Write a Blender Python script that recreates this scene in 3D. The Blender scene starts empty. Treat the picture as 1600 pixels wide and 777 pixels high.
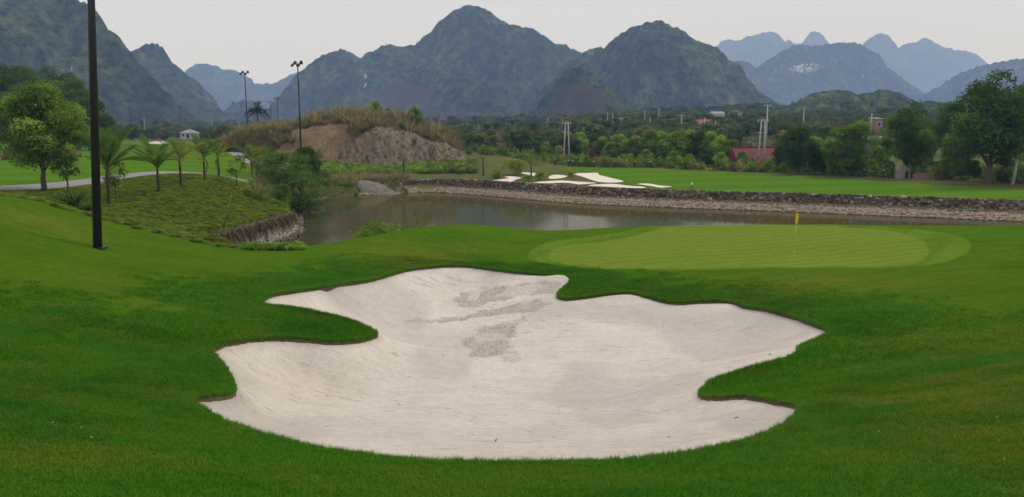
import bpy, math, random
import numpy as np
from mathutils import Vector

sc = bpy.context.scene
COL = sc.collection
R = math.radians
rng = np.random.default_rng(7)
random.seed(7)

# ------------------------------------------------------------------ camera
F = 1232.0                      # focal length in photograph pixels (1600 wide)
CAMZ = 8.2                      # metres above the pond
PITCH = math.atan(188.5 / F)
cam_d = bpy.data.cameras.new('camera')
cam_d.sensor_width = 36.0
cam_d.lens = F / 1600 * 36.0
cam_d.clip_end = 20000
cam = bpy.data.objects.new('camera', cam_d)
cam.location = (0, 0, CAMZ)
cam.rotation_euler = (math.pi / 2 - PITCH, 0, 0)
COL.objects.link(cam)
sc.camera = cam

# ------------------------------------------------------------------ sky and sun (bright overcast)
SUN_EL, SUN_AZ = R(52), R(48)       # azimuth clockwise from +Y
w = bpy.data.worlds.new('World')
sc.world = w
w.use_nodes = True
wn, wl = w.node_tree.nodes, w.node_tree.links
wn.clear()
wo = wn.new('ShaderNodeOutputWorld')
bg = wn.new('ShaderNodeBackground')
bg.inputs['Strength'].default_value = 0.1
sky = wn.new('ShaderNodeTexSky')
sky.sky_type = 'NISHITA'
sky.sun_disc = False
sky.sun_elevation = SUN_EL
sky.sun_rotation = SUN_AZ
sky.dust_density = 4.0
mx = wn.new('ShaderNodeMix')
mx.data_type = 'RGBA'
mx.inputs['Factor'].default_value = 0.93
mx.inputs['B'].default_value = (7.8, 8.3, 10.4, 1)      # even cloud layer
wl.new(sky.outputs[0], mx.inputs['A'])
wl.new(mx.outputs['Result'], bg.inputs['Color'])
wl.new(bg.outputs[0], wo.inputs[0])

sun_d = bpy.data.lights.new('sun', 'SUN')
sun_d.energy = 1.5
sun_d.angle = R(11)
sun_d.color = (1.0, 0.955, 0.89)
sun = bpy.data.objects.new('sun', sun_d)
dv = Vector((math.sin(SUN_AZ) * math.cos(SUN_EL), math.cos(SUN_AZ) * math.cos(SUN_EL), math.sin(SUN_EL)))
sun.rotation_euler = dv.to_track_quat('Z', 'Y').to_euler()
sun.location = (0, 0, 60)
COL.objects.link(sun)

vs = sc.view_settings
vs.view_transform = 'Standard'
vs.look = 'None'
vs.exposure = 0.0
vs.gamma = 1.0
sc.render.engine = 'CYCLES'
cy = sc.cycles
cy.use_denoising = True
try:
    cy.denoiser = 'OPENIMAGEDENOISE'
except Exception:
    pass
cy.max_bounces = 6
cy.diffuse_bounces = 3
cy.glossy_bounces = 3
cy.transmission_bounces = 3
cy.transparent_max_bounces = 6
cy.volume_bounces = 0
cy.sample_clamp_indirect = 6.0
sc.render.film_transparent = False

# ------------------------------------------------------------------ helpers: projection
CP, SP = math.cos(PITCH), math.sin(PITCH)
def ray(u, v):
    dx, dd = (u - 800.0) / F, (v - 388.5) / F
    return np.array([dx, CP - dd * SP, -SP - dd * CP])
def at_z(u, v, z):
    d = ray(u, v); t = (z - CAMZ) / d[2]
    return np.array([d[0] * t, d[1] * t, z])
def at_y(u, v, y):
    d = ray(u, v); t = y / d[1]
    return np.array([d[0] * t, y, CAMZ + d[2] * t])

# ------------------------------------------------------------------ helpers: noise
def _hash(i, j, s):
    n = (i.astype(np.int64) * 374761393 + j.astype(np.int64) * 668265263 + int(s) * 974634777) & 0xffffffff
    n = ((n ^ (n >> 13)) * 1274126177) & 0xffffffff
    n = n ^ (n >> 16)
    return (n & 0xffffff) / float(0xffffff)
def vnoise(x, y, s=0):
    xi, yi = np.floor(x), np.floor(y)
    fx, fy = x - xi, y - yi
    fx = fx * fx * fx * (fx * (fx * 6 - 15) + 10); fy = fy * fy * fy * (fy * (fy * 6 - 15) + 10)
    a = _hash(xi, yi, s); b = _hash(xi + 1, yi, s); c = _hash(xi, yi + 1, s); d = _hash(xi + 1, yi + 1, s)
    return (a * (1 - fx) + b * fx) * (1 - fy) + (c * (1 - fx) + d * fx) * fy
def fbm(x, y, s=0, o=4, g=0.5):
    x = np.asarray(x, float); y = np.asarray(y, float)
    t = np.zeros(np.broadcast(x, y).shape); a = 1.0; n = 0.0
    for k in range(o):
        t += a * (vnoise(x, y, s + k * 17) * 2 - 1); n += a
        x, y = x * 2.03 + 5.1, y * 2.03 - 3.7; a *= g
    return t / n
def ridged(x, y, s=0, o=4):
    x = np.asarray(x, float); y = np.asarray(y, float)
    t = np.zeros(np.broadcast(x, y).shape); a = 1.0; n = 0.0
    for k in range(o):
        t += a * (1 - np.abs(vnoise(x, y, s + k * 31) * 2 - 1)); n += a
        x, y = x * 2.1 + 1.3, y * 2.1 + 7.9; a *= 0.5
    return t / n
def worley(x, y, s=0):
    """1 at the middle of a cell, 0 at its rim: rounded canopy bumps"""
    xi, yi = np.floor(x), np.floor(y)
    best = np.full(np.broadcast(x, y).shape, 9.0)
    for a in (-1, 0, 1):
        for b in (-1, 0, 1):
            px = xi + a + _hash(xi + a, yi + b, s); py = yi + b + _hash(xi + a, yi + b, s + 99)
            best = np.minimum(best, (px - x) ** 2 + (py - y) ** 2)
    return np.clip(1 - best, 0, 1)
def sstep(a, b, x):
    t = np.clip((x - a) / (b - a), 0, 1)
    return t * t * (3 - 2 * t)

# ------------------------------------------------------------------ helpers: objects and meshes
def tag(o, label=None, cat=None, group=None, kind=None):
    if label: o['label'] = label
    if cat: o['category'] = cat
    if group: o['group'] = group
    if kind: o['kind'] = kind
    return o
def mk_mesh(name, V, Fc, mat=None, smooth=False, colors=None, attrs=None):
    me = bpy.data.meshes.new(name)
    me.from_pydata(np.asarray(V, float), [], Fc if isinstance(Fc, np.ndarray) else [tuple(f) for f in Fc])
    if mat is not None:
        me.materials.append(mat)
    if smooth:
        me.polygons.foreach_set('use_smooth', np.ones(len(me.polygons), bool))
    if colors is not None:
        ca = me.color_attributes.new('tint', 'FLOAT_COLOR', 'POINT')
        c = np.ones((len(V), 4)); c[:, :np.asarray(colors).shape[1]] = colors
        ca.data.foreach_set('color', c.ravel())
    for k, val in (attrs or {}).items():
        a = me.attributes.new(k, 'FLOAT', 'POINT'); a.data.foreach_set('value', np.asarray(val, float))
    me.update()
    return me
def mk_obj(name, me, parent=None, loc=None):
    o = bpy.data.objects.new(name, me)
    COL.objects.link(o)
    if parent is not None: o.parent = parent
    if loc is not None: o.location = loc
    return o
def empty(name, loc=(0, 0, 0), rz=0.0, s=1.0):
    o = bpy.data.objects.new(name, None)
    o.empty_display_size = 0.2
    COL.objects.link(o)
    o.location = tuple(loc); o.rotation_euler = (0, 0, rz); o.scale = (s, s, s)
    return o
def copy_tree(o, parent=None):
    c = o.copy(); COL.objects.link(c); c.parent = parent
    for ch in o.children: copy_tree(ch, c)
    return c
class MB:
    """collects verts and faces"""
    def __init__(s): s.V = []; s.F = []; s.C = []; s.n = 0
    def add(s, V, Fc, col=None):
        V = np.asarray(V, float)
        s.V.append(V); s.F += [tuple(int(i) + s.n for i in f) for f in Fc]; s.n += len(V)
        if col is not None: s.C.append(np.tile(np.asarray(col, float), (len(V), 1)) if np.ndim(col) == 1 else np.asarray(col, float))
        return s
    def box(s, c, size, rz=0.0, col=None, taper=1.0):
        hx, hy, hz = np.array(size) / 2
        P = np.array([[-hx, -hy, -hz], [hx, -hy, -hz], [hx, hy, -hz], [-hx, hy, -hz], [-hx * taper, -hy * taper, hz], [hx * taper, -hy * taper, hz], [hx * taper, hy * taper, hz], [-hx * taper, hy * taper, hz]])
        cs, sn = math.cos(rz), math.sin(rz)
        P = np.stack([P[:, 0] * cs - P[:, 1] * sn, P[:, 0] * sn + P[:, 1] * cs, P[:, 2]], 1) + np.array(c)
        return s.add(P, [(0, 3, 2, 1), (4, 5, 6, 7), (0, 1, 5, 4), (1, 2, 6, 5), (2, 3, 7, 6), (3, 0, 4, 7)], col)
    def tube(s, pts, rad, n=8, col=None, cap=True):
        pts = np.asarray(pts, float); m = len(pts); rad = np.broadcast_to(rad, (m,))
        V = []
        for i in range(m):
            t = pts[min(i + 1, m - 1)] - pts[max(i - 1, 0)]; t = t / (np.linalg.norm(t) + 1e-9)
            a = np.cross(t, [0.31, 0.95, 0.05] if abs(t[2]) > 0.9 else [0, 0, 1.0]); a /= np.linalg.norm(a) + 1e-9
            b = np.cross(t, a)
            th = np.arange(n) * 2 * math.pi / n
            V.append(pts[i] + rad[i] * (np.cos(th)[:, None] * a + np.sin(th)[:, None] * b))
        Fc = [(i * n + k, i * n + (k + 1) % n, (i + 1) * n + (k + 1) % n, (i + 1) * n + k) for i in range(m - 1) for k in range(n)]
        if cap: Fc += [tuple(range(n))[::-1], tuple((m - 1) * n + k for k in range(n))]
        return s.add(np.concatenate(V), Fc, col)
    def mesh(s, name, mat=None, smooth=False):
        return mk_mesh(name, np.concatenate(s.V), s.F, mat, smooth, np.concatenate(s.C) if s.C else None)
    def build(s, name, mat=None, parent=None, smooth=False, loc=None):
        return mk_obj(name, s.mesh(name, mat, smooth), parent, loc)

# ------------------------------------------------------------------ helpers: materials
def nm(name):
    m = bpy.data.materials.new(name); m.use_nodes = True
    nt = m.node_tree; nt.nodes.clear()
    out = nt.nodes.new('ShaderNodeOutputMaterial')
    return m, nt.nodes, nt.links, out
def link(L, a, b): L.new(a, b)
def ramp(N, L, src, stops):
    r = N.new('ShaderNodeValToRGB')
    el = r.color_ramp.elements
    while len(el) < len(stops): el.new(0.5)
    for e, (p, c) in zip(el, stops):
        e.position = p; e.color = (*c, 1) if len(c) == 3 else c
    L.new(src, r.inputs[0]); return r.outputs[0]
def noise(N, L, vec, scale, detail=4, rough=0.55, dist=0.0):
    n = N.new('ShaderNodeTexNoise'); n.inputs['Scale'].default_value = scale; n.inputs['Detail'].default_value = detail
    n.inputs['Roughness'].default_value = rough; n.inputs['Distortion'].default_value = dist
    L.new(vec, n.inputs['Vector']); return n.outputs['Fac']
def mixc(N, L, fac, a, b, mode='MIX'):
    m = N.new('ShaderNodeMix'); m.data_type = 'RGBA'; m.blend_type = mode
    for sock, val in ((m.inputs['Factor'], fac), (m.inputs['A'], a), (m.inputs['B'], b)):
        if hasattr(val, 'is_output'): L.new(val, sock)
        else: sock.default_value = val if isinstance(val, (int, float)) else (*val, 1)
    return m.outputs['Result']
def math_n(N, L, op, a, b=None):
    m = N.new('ShaderNodeMath'); m.operation = op
    for i, val in enumerate((a, b)):
        if val is None: continue
        if hasattr(val, 'is_output'): L.new(val, m.inputs[i])
        else: m.inputs[i].default_value = val
    return m.outputs[0]
def pos(N, L, scale=None, rot=None):
    g = N.new('ShaderNodeNewGeometry')
    if scale is None and rot is None: return g.outputs['Position']
    mp = N.new('ShaderNodeMapping')
    if scale is not None: mp.inputs['Scale'].default_value = scale
    if rot is not None: mp.inputs['Rotation'].default_value = rot
    L.new(g.outputs['Position'], mp.inputs['Vector']); return mp.outputs[0]
def attr(N, name, out='Fac'):
    a = N.new('ShaderNodeAttribute'); a.attribute_name = name; return a.outputs[out]
def bump(N, L, h, strength, dist):
    b = N.new('ShaderNodeBump'); b.inputs['Strength'].default_value = strength; b.inputs['Distance'].default_value = dist
    L.new(h, b.inputs['Height']); return b.outputs[0]
def princ(N, L, out, col, rough=0.9, normal=None, spec=0.25):
    p = N.new('ShaderNodeBsdfPrincipled')
    if hasattr(col, 'is_output'): L.new(col, p.inputs['Base Color'])
    else: p.inputs['Base Color'].default_value = (*col, 1)
    if hasattr(rough, 'is_output'): L.new(rough, p.inputs['Roughness'])
    else: p.inputs['Roughness'].default_value = rough
    p.inputs['Specular IOR Level'].default_value = spec
    if normal is not None: L.new(normal, p.inputs['Normal'])
    L.new(p.outputs[0], out.inputs[0]); return p
def m_plain(name, col, rough=0.8, var=0.25, scale=4.0, bmp=0.0, spec=0.25, metal=0.0):
    m, N, L, o = nm(name)
    P = pos(N, L); n = noise(N, L, P, scale, 5)
    c = ramp(N, L, n, [(0.3, tuple(x * (1 - var) for x in col)), (0.7, tuple(min(1, x * (1 + var)) for x in col))])
    p = princ(N, L, o, c, rough, bump(N, L, n, bmp, 0.02) if bmp else None, spec)
    p.inputs['Metallic'].default_value = metal
    return m

# worn, drier places in the lawn: plan position, radius, strength
DRY_SPOTS = [((6.6, 10.9), 3.2, 0.5), ((5.2, 8.4), 2.4, 0.4), ((11.5, 28.5), 6.0, 0.5), ((-5.0, 36.5), 6.0, 0.5), ((-19.5, 32), 6.0, 0.5), ((-4.2, 7.4), 1.8, 0.35), ((9.5, 15.5), 3.5, 0.4)]
def turf_color(N, L, base, light, dry, dry_amt=0.5, fine=True, spots=False):
    P = pos(N, L)
    n1 = noise(N, L, P, 0.22, 6, 0.68); n2 = noise(N, L, pos(N, L, (0.5, 1.1, 1)), 0.8, 6, 0.7, 0.6); n3 = noise(N, L, P, 26, 3, 0.7)
    c = mixc(N, L, ramp(N, L, n1, [(0.24, (0, 0, 0)), (0.54, (1, 1, 1))]), base, light)
    d = ramp(N, L, n2, [(0.43, (0, 0, 0)), (0.70, (dry_amt,) * 3)])
    c = mixc(N, L, d, c, dry)
    if spots:
        sn_ = noise(N, L, pos(N, L, (0.45, 1.3, 1)), 1.3, 6, 0.75, 0.5)
        for (sx_, sy_), sr_, sa_ in DRY_SPOTS:
            vd = N.new('ShaderNodeVectorMath'); vd.operation = 'DISTANCE'; L.new(pos(N, L, (1, 1, 0)), vd.inputs[0]); vd.inputs[1].default_value = (sx_, sy_, 0)
            q_ = math_n(N, L, 'SUBTRACT', 1.0, math_n(N, L, 'DIVIDE', vd.outputs['Value'], sr_))
            f_ = math_n(N, L, 'ADD', q_, math_n(N, L, 'MULTIPLY', math_n(N, L, 'SUBTRACT', sn_, 0.5), 2.6))
            c = mixc(N, L, ramp(N, L, f_, [(0.30, (0, 0, 0)), (0.95, (sa_,) * 3)]), c, dry)
    if fine:
        k = mixc(N, L, 1.0, ramp(N, L, n3, [(0.25, (0.62,) * 3), (0.75, (1.35,) * 3)]), ramp(N, L, noise(N, L, pos(N, L, (0.7, 1, 1)), 4.5, 5, 0.75), [(0.3, (0.74, 0.78, 0.74)), (0.7, (1.25, 1.2, 1.2))]), 'MULTIPLY')
        c = mixc(N, L, 1.0, c, k, 'MULTIPLY')
    return c, n3
def m_turf(name, base, light, dry, dry_amt=0.5, bs=0.6, bd=0.03, stripes=None, fscale=26):
    m, N, L, o = nm(name)
    c, n3 = turf_color(N, L, base, light, dry, dry_amt)
    if stripes:
        wv = N.new('ShaderNodeTexWave'); wv.bands_direction = 'X'; wv.wave_profile = 'SIN'
        wv.inputs['Scale'].default_value = stripes[0]; wv.inputs['Distortion'].default_value = stripes[3]; wv.inputs['Detail'].default_value = 1
        wv.inputs['Detail Scale'].default_value = 0.3
        L.new(pos(N, L, (1, 1, 0), (0, 0, stripes[1])), wv.inputs['Vector'])
        k = ramp(N, L, wv.outputs['Fac'], [(0.35, (1 - stripes[2],) * 3), (0.65, (1 + stripes[2],) * 3)])
        c = mixc(N, L, 1.0, c, k, 'MULTIPLY')
    h = noise(N, L, pos(N, L), 55, 4, 0.8)
    princ(N, L, o, c, 0.95, bump(N, L, h, bs, bd), 0.0)
    return m
M = {}
LAWN = dict(base=(0.013, 0.082, 0.003), light=(0.040, 0.134, 0.005), dry=(0.16, 0.170, 0.018))
MOWN = dict(base=(0.038, 0.106, 0.004), light=(0.064, 0.146, 0.006), dry=(0.15, 0.155, 0.022))
def m_lawn():
    m, N, L, o = nm('lawn_turf')
    a_, _ = turf_color(N, L, **LAWN, dry_amt=0.3, spots=True); b_, _ = turf_color(N, L, **MOWN, dry_amt=0.4, spots=True)
    f = math_n(N, L, 'ADD', attr(N, 'long'), math_n(N, L, 'MULTIPLY', math_n(N, L, 'SUBTRACT', noise(N, L, pos(N, L), 0.5, 4), 0.5), 0.5))
    c = mixc(N, L, ramp(N, L, f, [(0.1, (0, 0, 0)), (0.95, (1, 1, 1))]), b_, a_)
    princ(N, L, o, c, 0.95, bump(N, L, noise(N, L, pos(N, L), 55, 4, 0.8), 0.7, 0.04), 0.0); return m
M['lawn'] = m_lawn()
M['green'] = m_turf('putting_turf', (0.118, 0.184, 0.017), (0.146, 0.206, 0.023), (0.18, 0.21, 0.034), 0.35, 0.2, 0.01, (0.30, R(62), 0.045, 1.0))
M['fringe'] = m_turf('fringe_turf', (0.076, 0.152, 0.010), (0.100, 0.176, 0.015), (0.14, 0.172, 0.024), 0.3, 0.3, 0.015, (0.12, R(35), 0.07, 2.5))
M['fairway'] = m_turf('fairway_turf', (0.060, 0.150, 0.008), (0.084, 0.180, 0.013), (0.13, 0.18, 0.022), 0.45, 0.3, 0.02, (0.035, R(80), 0.07, 3.0))
M['rough'] = m_turf('rough_grass', (0.070, 0.095, 0.022), (0.115, 0.130, 0.038), (0.20, 0.17, 0.085), 0.7, 0.9, 0.08)
M['weeds'] = m_turf('weedy_ground', (0.10, 0.145, 0.008), (0.15, 0.19, 0.014), (0.23, 0.20, 0.04), 0.6, 1.0, 0.1)
M['plain'] = m_turf('valley_scrub', (0.055, 0.075, 0.025), (0.095, 0.105, 0.045), (0.17, 0.13, 0.085), 0.7, 0.5, 0.3)
M['path'] = m_plain('path_concrete', (0.25, 0.235, 0.21), 0.9, 0.12, 1.5)
M['soil'] = m_plain('lip_soil', (0.11, 0.078, 0.04), 0.95, 0.5, 18, 0.6)
M['mud'] = m_plain('pond_mud', (0.10, 0.085, 0.05), 0.9, 0.3, 2)

def m_sand(name, near=True):
    m, N, L, o = nm(name)
    P = pos(N, L)
    n1 = noise(N, L, P, 0.55, 5, 0.6); n2 = noise(N, L, P, 7, 6, 0.7)
    c = ramp(N, L, n1, [(0.3, (0.72, 0.625, 0.49)), (0.7, (0.83, 0.745, 0.605))])
    c = mixc(N, L, ramp(N, L, n2, [(0.30, (0.88, 0.86, 0.83)), (0.62, (1.03, 1.03, 1.03))]), (0, 0, 0), c) if False else mixc(N, L, 1.0, c, ramp(N, L, n2, [(0.30, (0.87, 0.86, 0.84)), (0.62, (1.03, 1.03, 1.03))]), 'MULTIPLY')
    if near:
        sk = noise(N, L, pos(N, L, (0.35, 2.6, 1), (0, 0, 0.25)), 2.4, 6, 0.72, 1.2); sk2 = noise(N, L, pos(N, L, (0.5, 2.2, 1), (0, 0, -0.5)), 1.5, 6, 0.75, 1.5)
        msk = ramp(N, L, noise(N, L, P, 0.4, 3), [(0.42, (0, 0, 0)), (0.6, (1, 1, 1))])
        c = mixc(N, L, 1.0, c, mixc(N, L, msk, ramp(N, L, sk, [(0.34, (0.82, 0.79, 0.76)), (0.47, (1, 1, 1))]), ramp(N, L, sk2, [(0.37, (0.74, 0.70, 0.66)), (0.45, (1, 1, 1))])), 'MULTIPLY')
        sp_ = noise(N, L, P, 42, 2, 0.6)
        c = mixc(N, L, 1.0, c, ramp(N, L, sp_, [(0.24, (0.5, 0.46, 0.42)), (0.33, (1, 1, 1))]), 'MULTIPLY')
        st = attr(N, 'stain')
        gr = noise(N, L, pos(N, L, (1, 0.45, 1)), 11, 4, 0.9)
        pebb = ramp(N, L, gr, [(0.36, (0.26, 0.205, 0.14)), (0.60, (0.66, 0.565, 0.43))])
        fs = ramp(N, L, math_n(N, L, 'ADD', st, math_n(N, L, 'MULTIPLY', math_n(N, L, 'SUBTRACT', noise(N, L, pos(N, L, (0.7, 1.6, 1)), 7, 6, 0.8), 0.5), 1.6)), [(0.35, (0, 0, 0)), (0.85, (0.85, 0.85, 0.85))])
        c = mixc(N, L, fs, c, pebb)
        drab_f = attr(N, 'drab')
        c = mixc(N, L, math_n(N, L, 'MULTIPLY', drab_f, 0.6), c, (0.44, 0.395, 0.345))
        h = noise(N, L, P, 60, 4, 0.75)
        h2 = noise(N, L, pos(N, L, (0.8, 3.2, 1), (0, 0, 0.2)), 5, 5, 0.65, 0.8)
        hh = math_n(N, L, 'ADD', math_n(N, L, 'MULTIPLY', h, 0.5), h2)
        princ(N, L, o, c, 0.95, bump(N, L, hh, 0.9, 0.06), 0.1)
    else:
        princ(N, L, o, c, 0.95, None, 0.1)
    return m
M['sand'] = m_sand('bunker_sand'); M['sand_far'] = m_sand('far_sand', False)

def m_leaf(name, transl=0.42, gloss=0.08, var=0.35, rough=0.6):
    """leaf colour comes from the mesh's own 'tint' attribute, broken up per place"""
    m, N, L, o = nm(name)
    t = attr(N, 'tint', 'Color')
    n = noise(N, L, pos(N, L), 1.3, 3)
    k = ramp(N, L, n, [(0.3, (1 - var,) * 3), (0.7, (1 + var,) * 3)])
    oi = N.new('ShaderNodeObjectInfo')
    k2 = ramp(N, L, oi.outputs['Random'], [(0.0, (0.82, 0.84, 0.8)), (1.0, (1.18, 1.14, 1.1))])
    c = mixc(N, L, 1.0, mixc(N, L, 1.0, t, k, 'MULTIPLY'), k2, 'MULTIPLY')
    p = N.new('ShaderNodeBsdfPrincipled'); L.new(c, p.inputs['Base Color']); p.inputs['Roughness'].default_value = rough
    p.inputs['Specular IOR Level'].default_value = gloss
    tr = N.new('ShaderNodeBsdfTranslucent')
    c2 = mixc(N, L, 1.0, c, (1.25, 1.35, 0.7), 'MULTIPLY'); L.new(c2, tr.inputs['Color'])
    ms = N.new('ShaderNodeMixShader'); ms.inputs[0].default_value = transl
    L.new(p.outputs[0], ms.inputs[1]); L.new(tr.outputs[0], ms.inputs[2]); L.new(ms.outputs[0], o.inputs[0])
    return m
M['leaf'] = m_leaf('foliage')
M['blade'] = None
M['bark'] = m_plain('bark', (0.10, 0.078, 0.056), 0.95, 0.4, 9, 0.8)
M['bark_pale'] = m_plain('pale_bark', (0.20, 0.165, 0.125), 0.95, 0.4, 9, 0.8)
M['mast'] = m_plain('brown_mast_paint', (0.022, 0.017, 0.013), 0.5, 0.3, 3, 0, 0.4)
M['lamp'] = m_plain('lamp_housing', (0.02, 0.02, 0.02), 0.5, 0.2, 3, 0, 0.4)
M['concrete'] = m_plain('pole_concrete', (0.42, 0.39, 0.34), 0.9, 0.2, 2, 0.2)
M['yellow'] = m_plain('yellow_paint', (0.75, 0.50, 0.02), 0.5, 0.1, 5)
M['white'] = m_plain('white_paint', (0.75, 0.73, 0.69), 0.7, 0.12, 2)
M['wall_paint'] = m_plain('rendered_wall', (0.55, 0.50, 0.43), 0.85, 0.2, 1.2)
M['red_roof'] = m_plain('red_roofing', (0.15, 0.035, 0.032), 0.7, 0.25, 1.5)
M['pale_red_roof'] = m_plain('faded_red_roofing', (0.27, 0.07, 0.06), 0.7, 0.2, 1.5)
M['grey_roof'] = m_plain('grey_roofing', (0.27, 0.27, 0.28), 0.7, 0.25, 1.5)
M['glass'] = m_plain('dark_window', (0.03, 0.035, 0.04), 0.15, 0.1, 1, 0, 0.5)
M['brick'] = m_plain('old_brick', (0.33, 0.185, 0.125), 0.95, 0.3, 5)
M['rubble'] = m_plain('weathered_plaster', (0.30, 0.24, 0.19), 0.95, 0.4, 1.5, 0.3)

# ------------------------------------------------------------------ the land: one smooth height function through surveyed points
CTRL = [  # photograph pixel u, v and the height of the ground there
    (800, 777, 5.0), (0, 777, 5.15), (1600, 777, 5.05), (400, 740, 4.85), (1200, 740, 4.8),
    (780, 717, 4.45), (560, 703, 4.42), (980, 710, 4.42), (1100, 690, 4.35), (1200, 662, 4.15), (1250, 637, 4.0), (400, 672, 4.35), (330, 645, 4.25),
    (303, 624, 4.2), (365, 618, 4.0), (335, 548, 3.6), (400, 533, 3.35), (500, 536, 2.95), (588, 524, 2.4), (530, 493, 2.75), (470, 482, 2.85), (415, 474, 2.9),
    (470, 455, 2.75), (600, 432, 2.3), (650, 424, 2.15), (730, 418, 2.0), (800, 425, 1.95), (888, 436, 1.95), (872, 465, 1.75), (980, 460, 1.85), (1060, 474, 1.85), (1140, 474, 2.05),
    (1230, 497, 2.5), (1293, 520, 2.9), (1245, 558, 3.0), (1180, 585, 3.0), (1095, 615, 2.85), (1130, 626, 3.2), (1200, 628, 3.7), (1180, 608, 3.35),
    (1100, 437, 2.15), (950, 432, 2.1), (1250, 450, 2.5), (1350, 430, 2.6),
    (1000, 419, 2.28), (1200, 418, 2.32), (1400, 416, 2.4), (880, 416, 2.15),
    (900, 395, 2.05), (1000, 385, 2.05), (1242, 393, 2.05), (1100, 365, 2.05), (1350, 375, 2.1), (1450, 385, 2.15), (1200, 353, 2.05),
    (740, 357, 2.65), (690, 357, 2.7), (640, 361, 2.65), (560, 374, 2.5), (470, 389, 2.4), (400, 390, 2.45), (850, 363, 2.0), (950, 354, 2.0), (1040, 351, 2.05), (1600, 358, 2.15), (1450, 355, 2.05),
    (700, 390, 2.3), (780, 385, 2.1),
    (1600, 400, 2.7), (1600, 450, 3.4), (1500, 480, 3.5), (1400, 520, 3.5), (1600, 550, 4.2), (1400, 600, 4.1), (1600, 650, 4.75), (1350, 680, 4.5),
    (0, 640, 4.9), (0, 540, 4.75), (0, 450, 4.6), (0, 400, 4.6), (0, 350, 4.75), (0, 308, 5.0), (70, 318, 4.6), (152, 388, 3.6), (130, 336, 4.0), (210, 355, 3.35), (300, 376, 2.9),
    (250, 420, 3.4), (300, 480, 3.6), (150, 500, 4.25), (200, 600, 4.45), (250, 690, 4.65), (360, 430, 2.95), (500, 420, 2.65),
    (0, 297, 4.4), (175, 313, 3.7), (247, 300, 3.9), (283, 290, 4.0), (320, 283, 4.05), (342, 275, 4.05), (150, 286, 4.2), (305, 271, 4.2),
    (375, 364, 1.75), (455, 330, 1.65), (300, 330, 2.9), (380, 310, 2.7), (430, 296, 2.2), (380, 290, 3.3), (420, 280, 2.8),
    (385, 243, 4.2), (340, 230, 4.2), (200, 216, 4.2), (100, 240, 4.2), (0, 250, 4.3),
    (1600, 312, 1.65), (1250, 304, 1.62), (1075, 297, 1.6), (900, 292, 1.6), (820, 285, 1.6), (700, 278, 1.6), (600, 276, 1.6), (520, 282, 1.6), (480, 285, 1.9),
    (900, 262, 1.95), (1200, 272, 1.9), (1600, 295, 1.9), (1100, 280, 1.8), (740, 258, 2.6), (640, 256, 2.4), (540, 256, 2.5), (760, 244, 3.2),
]
C3 = [at_z(*c) for c in CTRL]
C3 += [np.array(p, float) for p in [(0, 0, 6.6), (12, -2, 6.5), (-12, -2, 6.5), (0, -15, 6.8), (40, -10, 5.8), (-40, -10, 6), (45, 15, 4.6), (-45, 20, 5.3), (70, 40, 3.0), (-70, 40, 4.8),
       (90, 75, 2.0), (120, 110, 2.5), (60, 110, 2.2), (30, 140, 2.4), (80, 170, 3.2), (0, 170, 3.2), (160, 180, 4.5), (0, 260, 6), (120, 300, 8), (250, 300, 10), (-120, 120, 4.4), (-120, 220, 4.3), (-60, 300, 4.4),
       (-40, 200, 4.2), (0, 450, 10), (200, 500, 15), (-200, 500, 6), (450, 500, 17), (0, 800, 16), (400, 800, 22), (-300, 800, 10), (-400, 300, 8), (-300, 100, 6), (300, 80, 4)]]
C3 = np.array(C3)
def tps_fit(P, Z, lam=0.02):
    n = len(P); d = np.linalg.norm(P[:, None] - P[None], axis=2)
    K = np.where(d > 0, d * d * np.log(d + 1e-12), 0) + lam * np.eye(n)
    A = np.zeros((n + 3, n + 3)); A[:n, :n] = K; A[:n, n] = 1; A[:n, n + 1:] = P; A[n, :n] = 1; A[n + 1:, :n] = P.T
    b = np.zeros(n + 3); b[:n] = Z
    return np.linalg.solve(A, b)
def tps_eval(P, W, x, y):
    out = W[len(P)] + W[len(P) + 1] * x + W[len(P) + 2] * y
    for (px, py), wi in zip(P, W):
        r2 = (x - px) ** 2 + (y - py) ** 2
        out = out + wi * 0.5 * r2 * np.log(r2 + 1e-12)
    return out
# log-stretched plan coordinates keep the far survey points from swinging the near ones
def warp(x, y):
    r = np.hypot(x, y) + 1e-9; s = 22 * np.log1p(r / 22) / r
    return x * s, y * s
Wp = np.stack(warp(C3[:, 0], C3[:, 1]), 1)
WL = tps_fit(Wp, C3[:, 2], 0.25)
def land0(x, y):
    x = np.asarray(x, float); y = np.asarray(y, float)
    return tps_eval(Wp, WL, *warp(x, y))
POND = np.array([(-17.6, 45.5), (-17.3, 52), (-16.7, 60.5), (-18.6, 68), (-22.5, 84), (-21.2, 91), (-18.6, 96), (-13, 100.5), *[tuple(at_z(u_, v_, 0)[:2]) for u_, v_ in ((690, 301.5), (760, 306.5), (820, 312), (900, 318.5), (1000, 323), (1075, 326), (1250, 332.5), (1600, 347), (1800, 355))],
                 (82, 50), (60, 53), (45, 56), (20, 58), (5, 56.5), (-5, 53), (-11, 48.5), (-15, 45)], float)
BACK0, BACK1 = 6, 16          # segments with the masonry wall
def seg_dist(x, y, poly, closed=True):
    n = len(poly); best = np.full(np.shape(x), 1e9); idx = np.zeros(np.shape(x), int)
    for i in range(n if closed else n - 1):
        a, b = poly[i], poly[(i + 1) % n]; ab = b - a
        t = np.clip(((x - a[0]) * ab[0] + (y - a[1]) * ab[1]) / (ab @ ab), 0, 1)
        d = np.hypot(x - a[0] - t * ab[0], y - a[1] - t * ab[1])
        m = d < best; best = np.where(m, d, best); idx = np.where(m, i, idx)
    return best, idx
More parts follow.
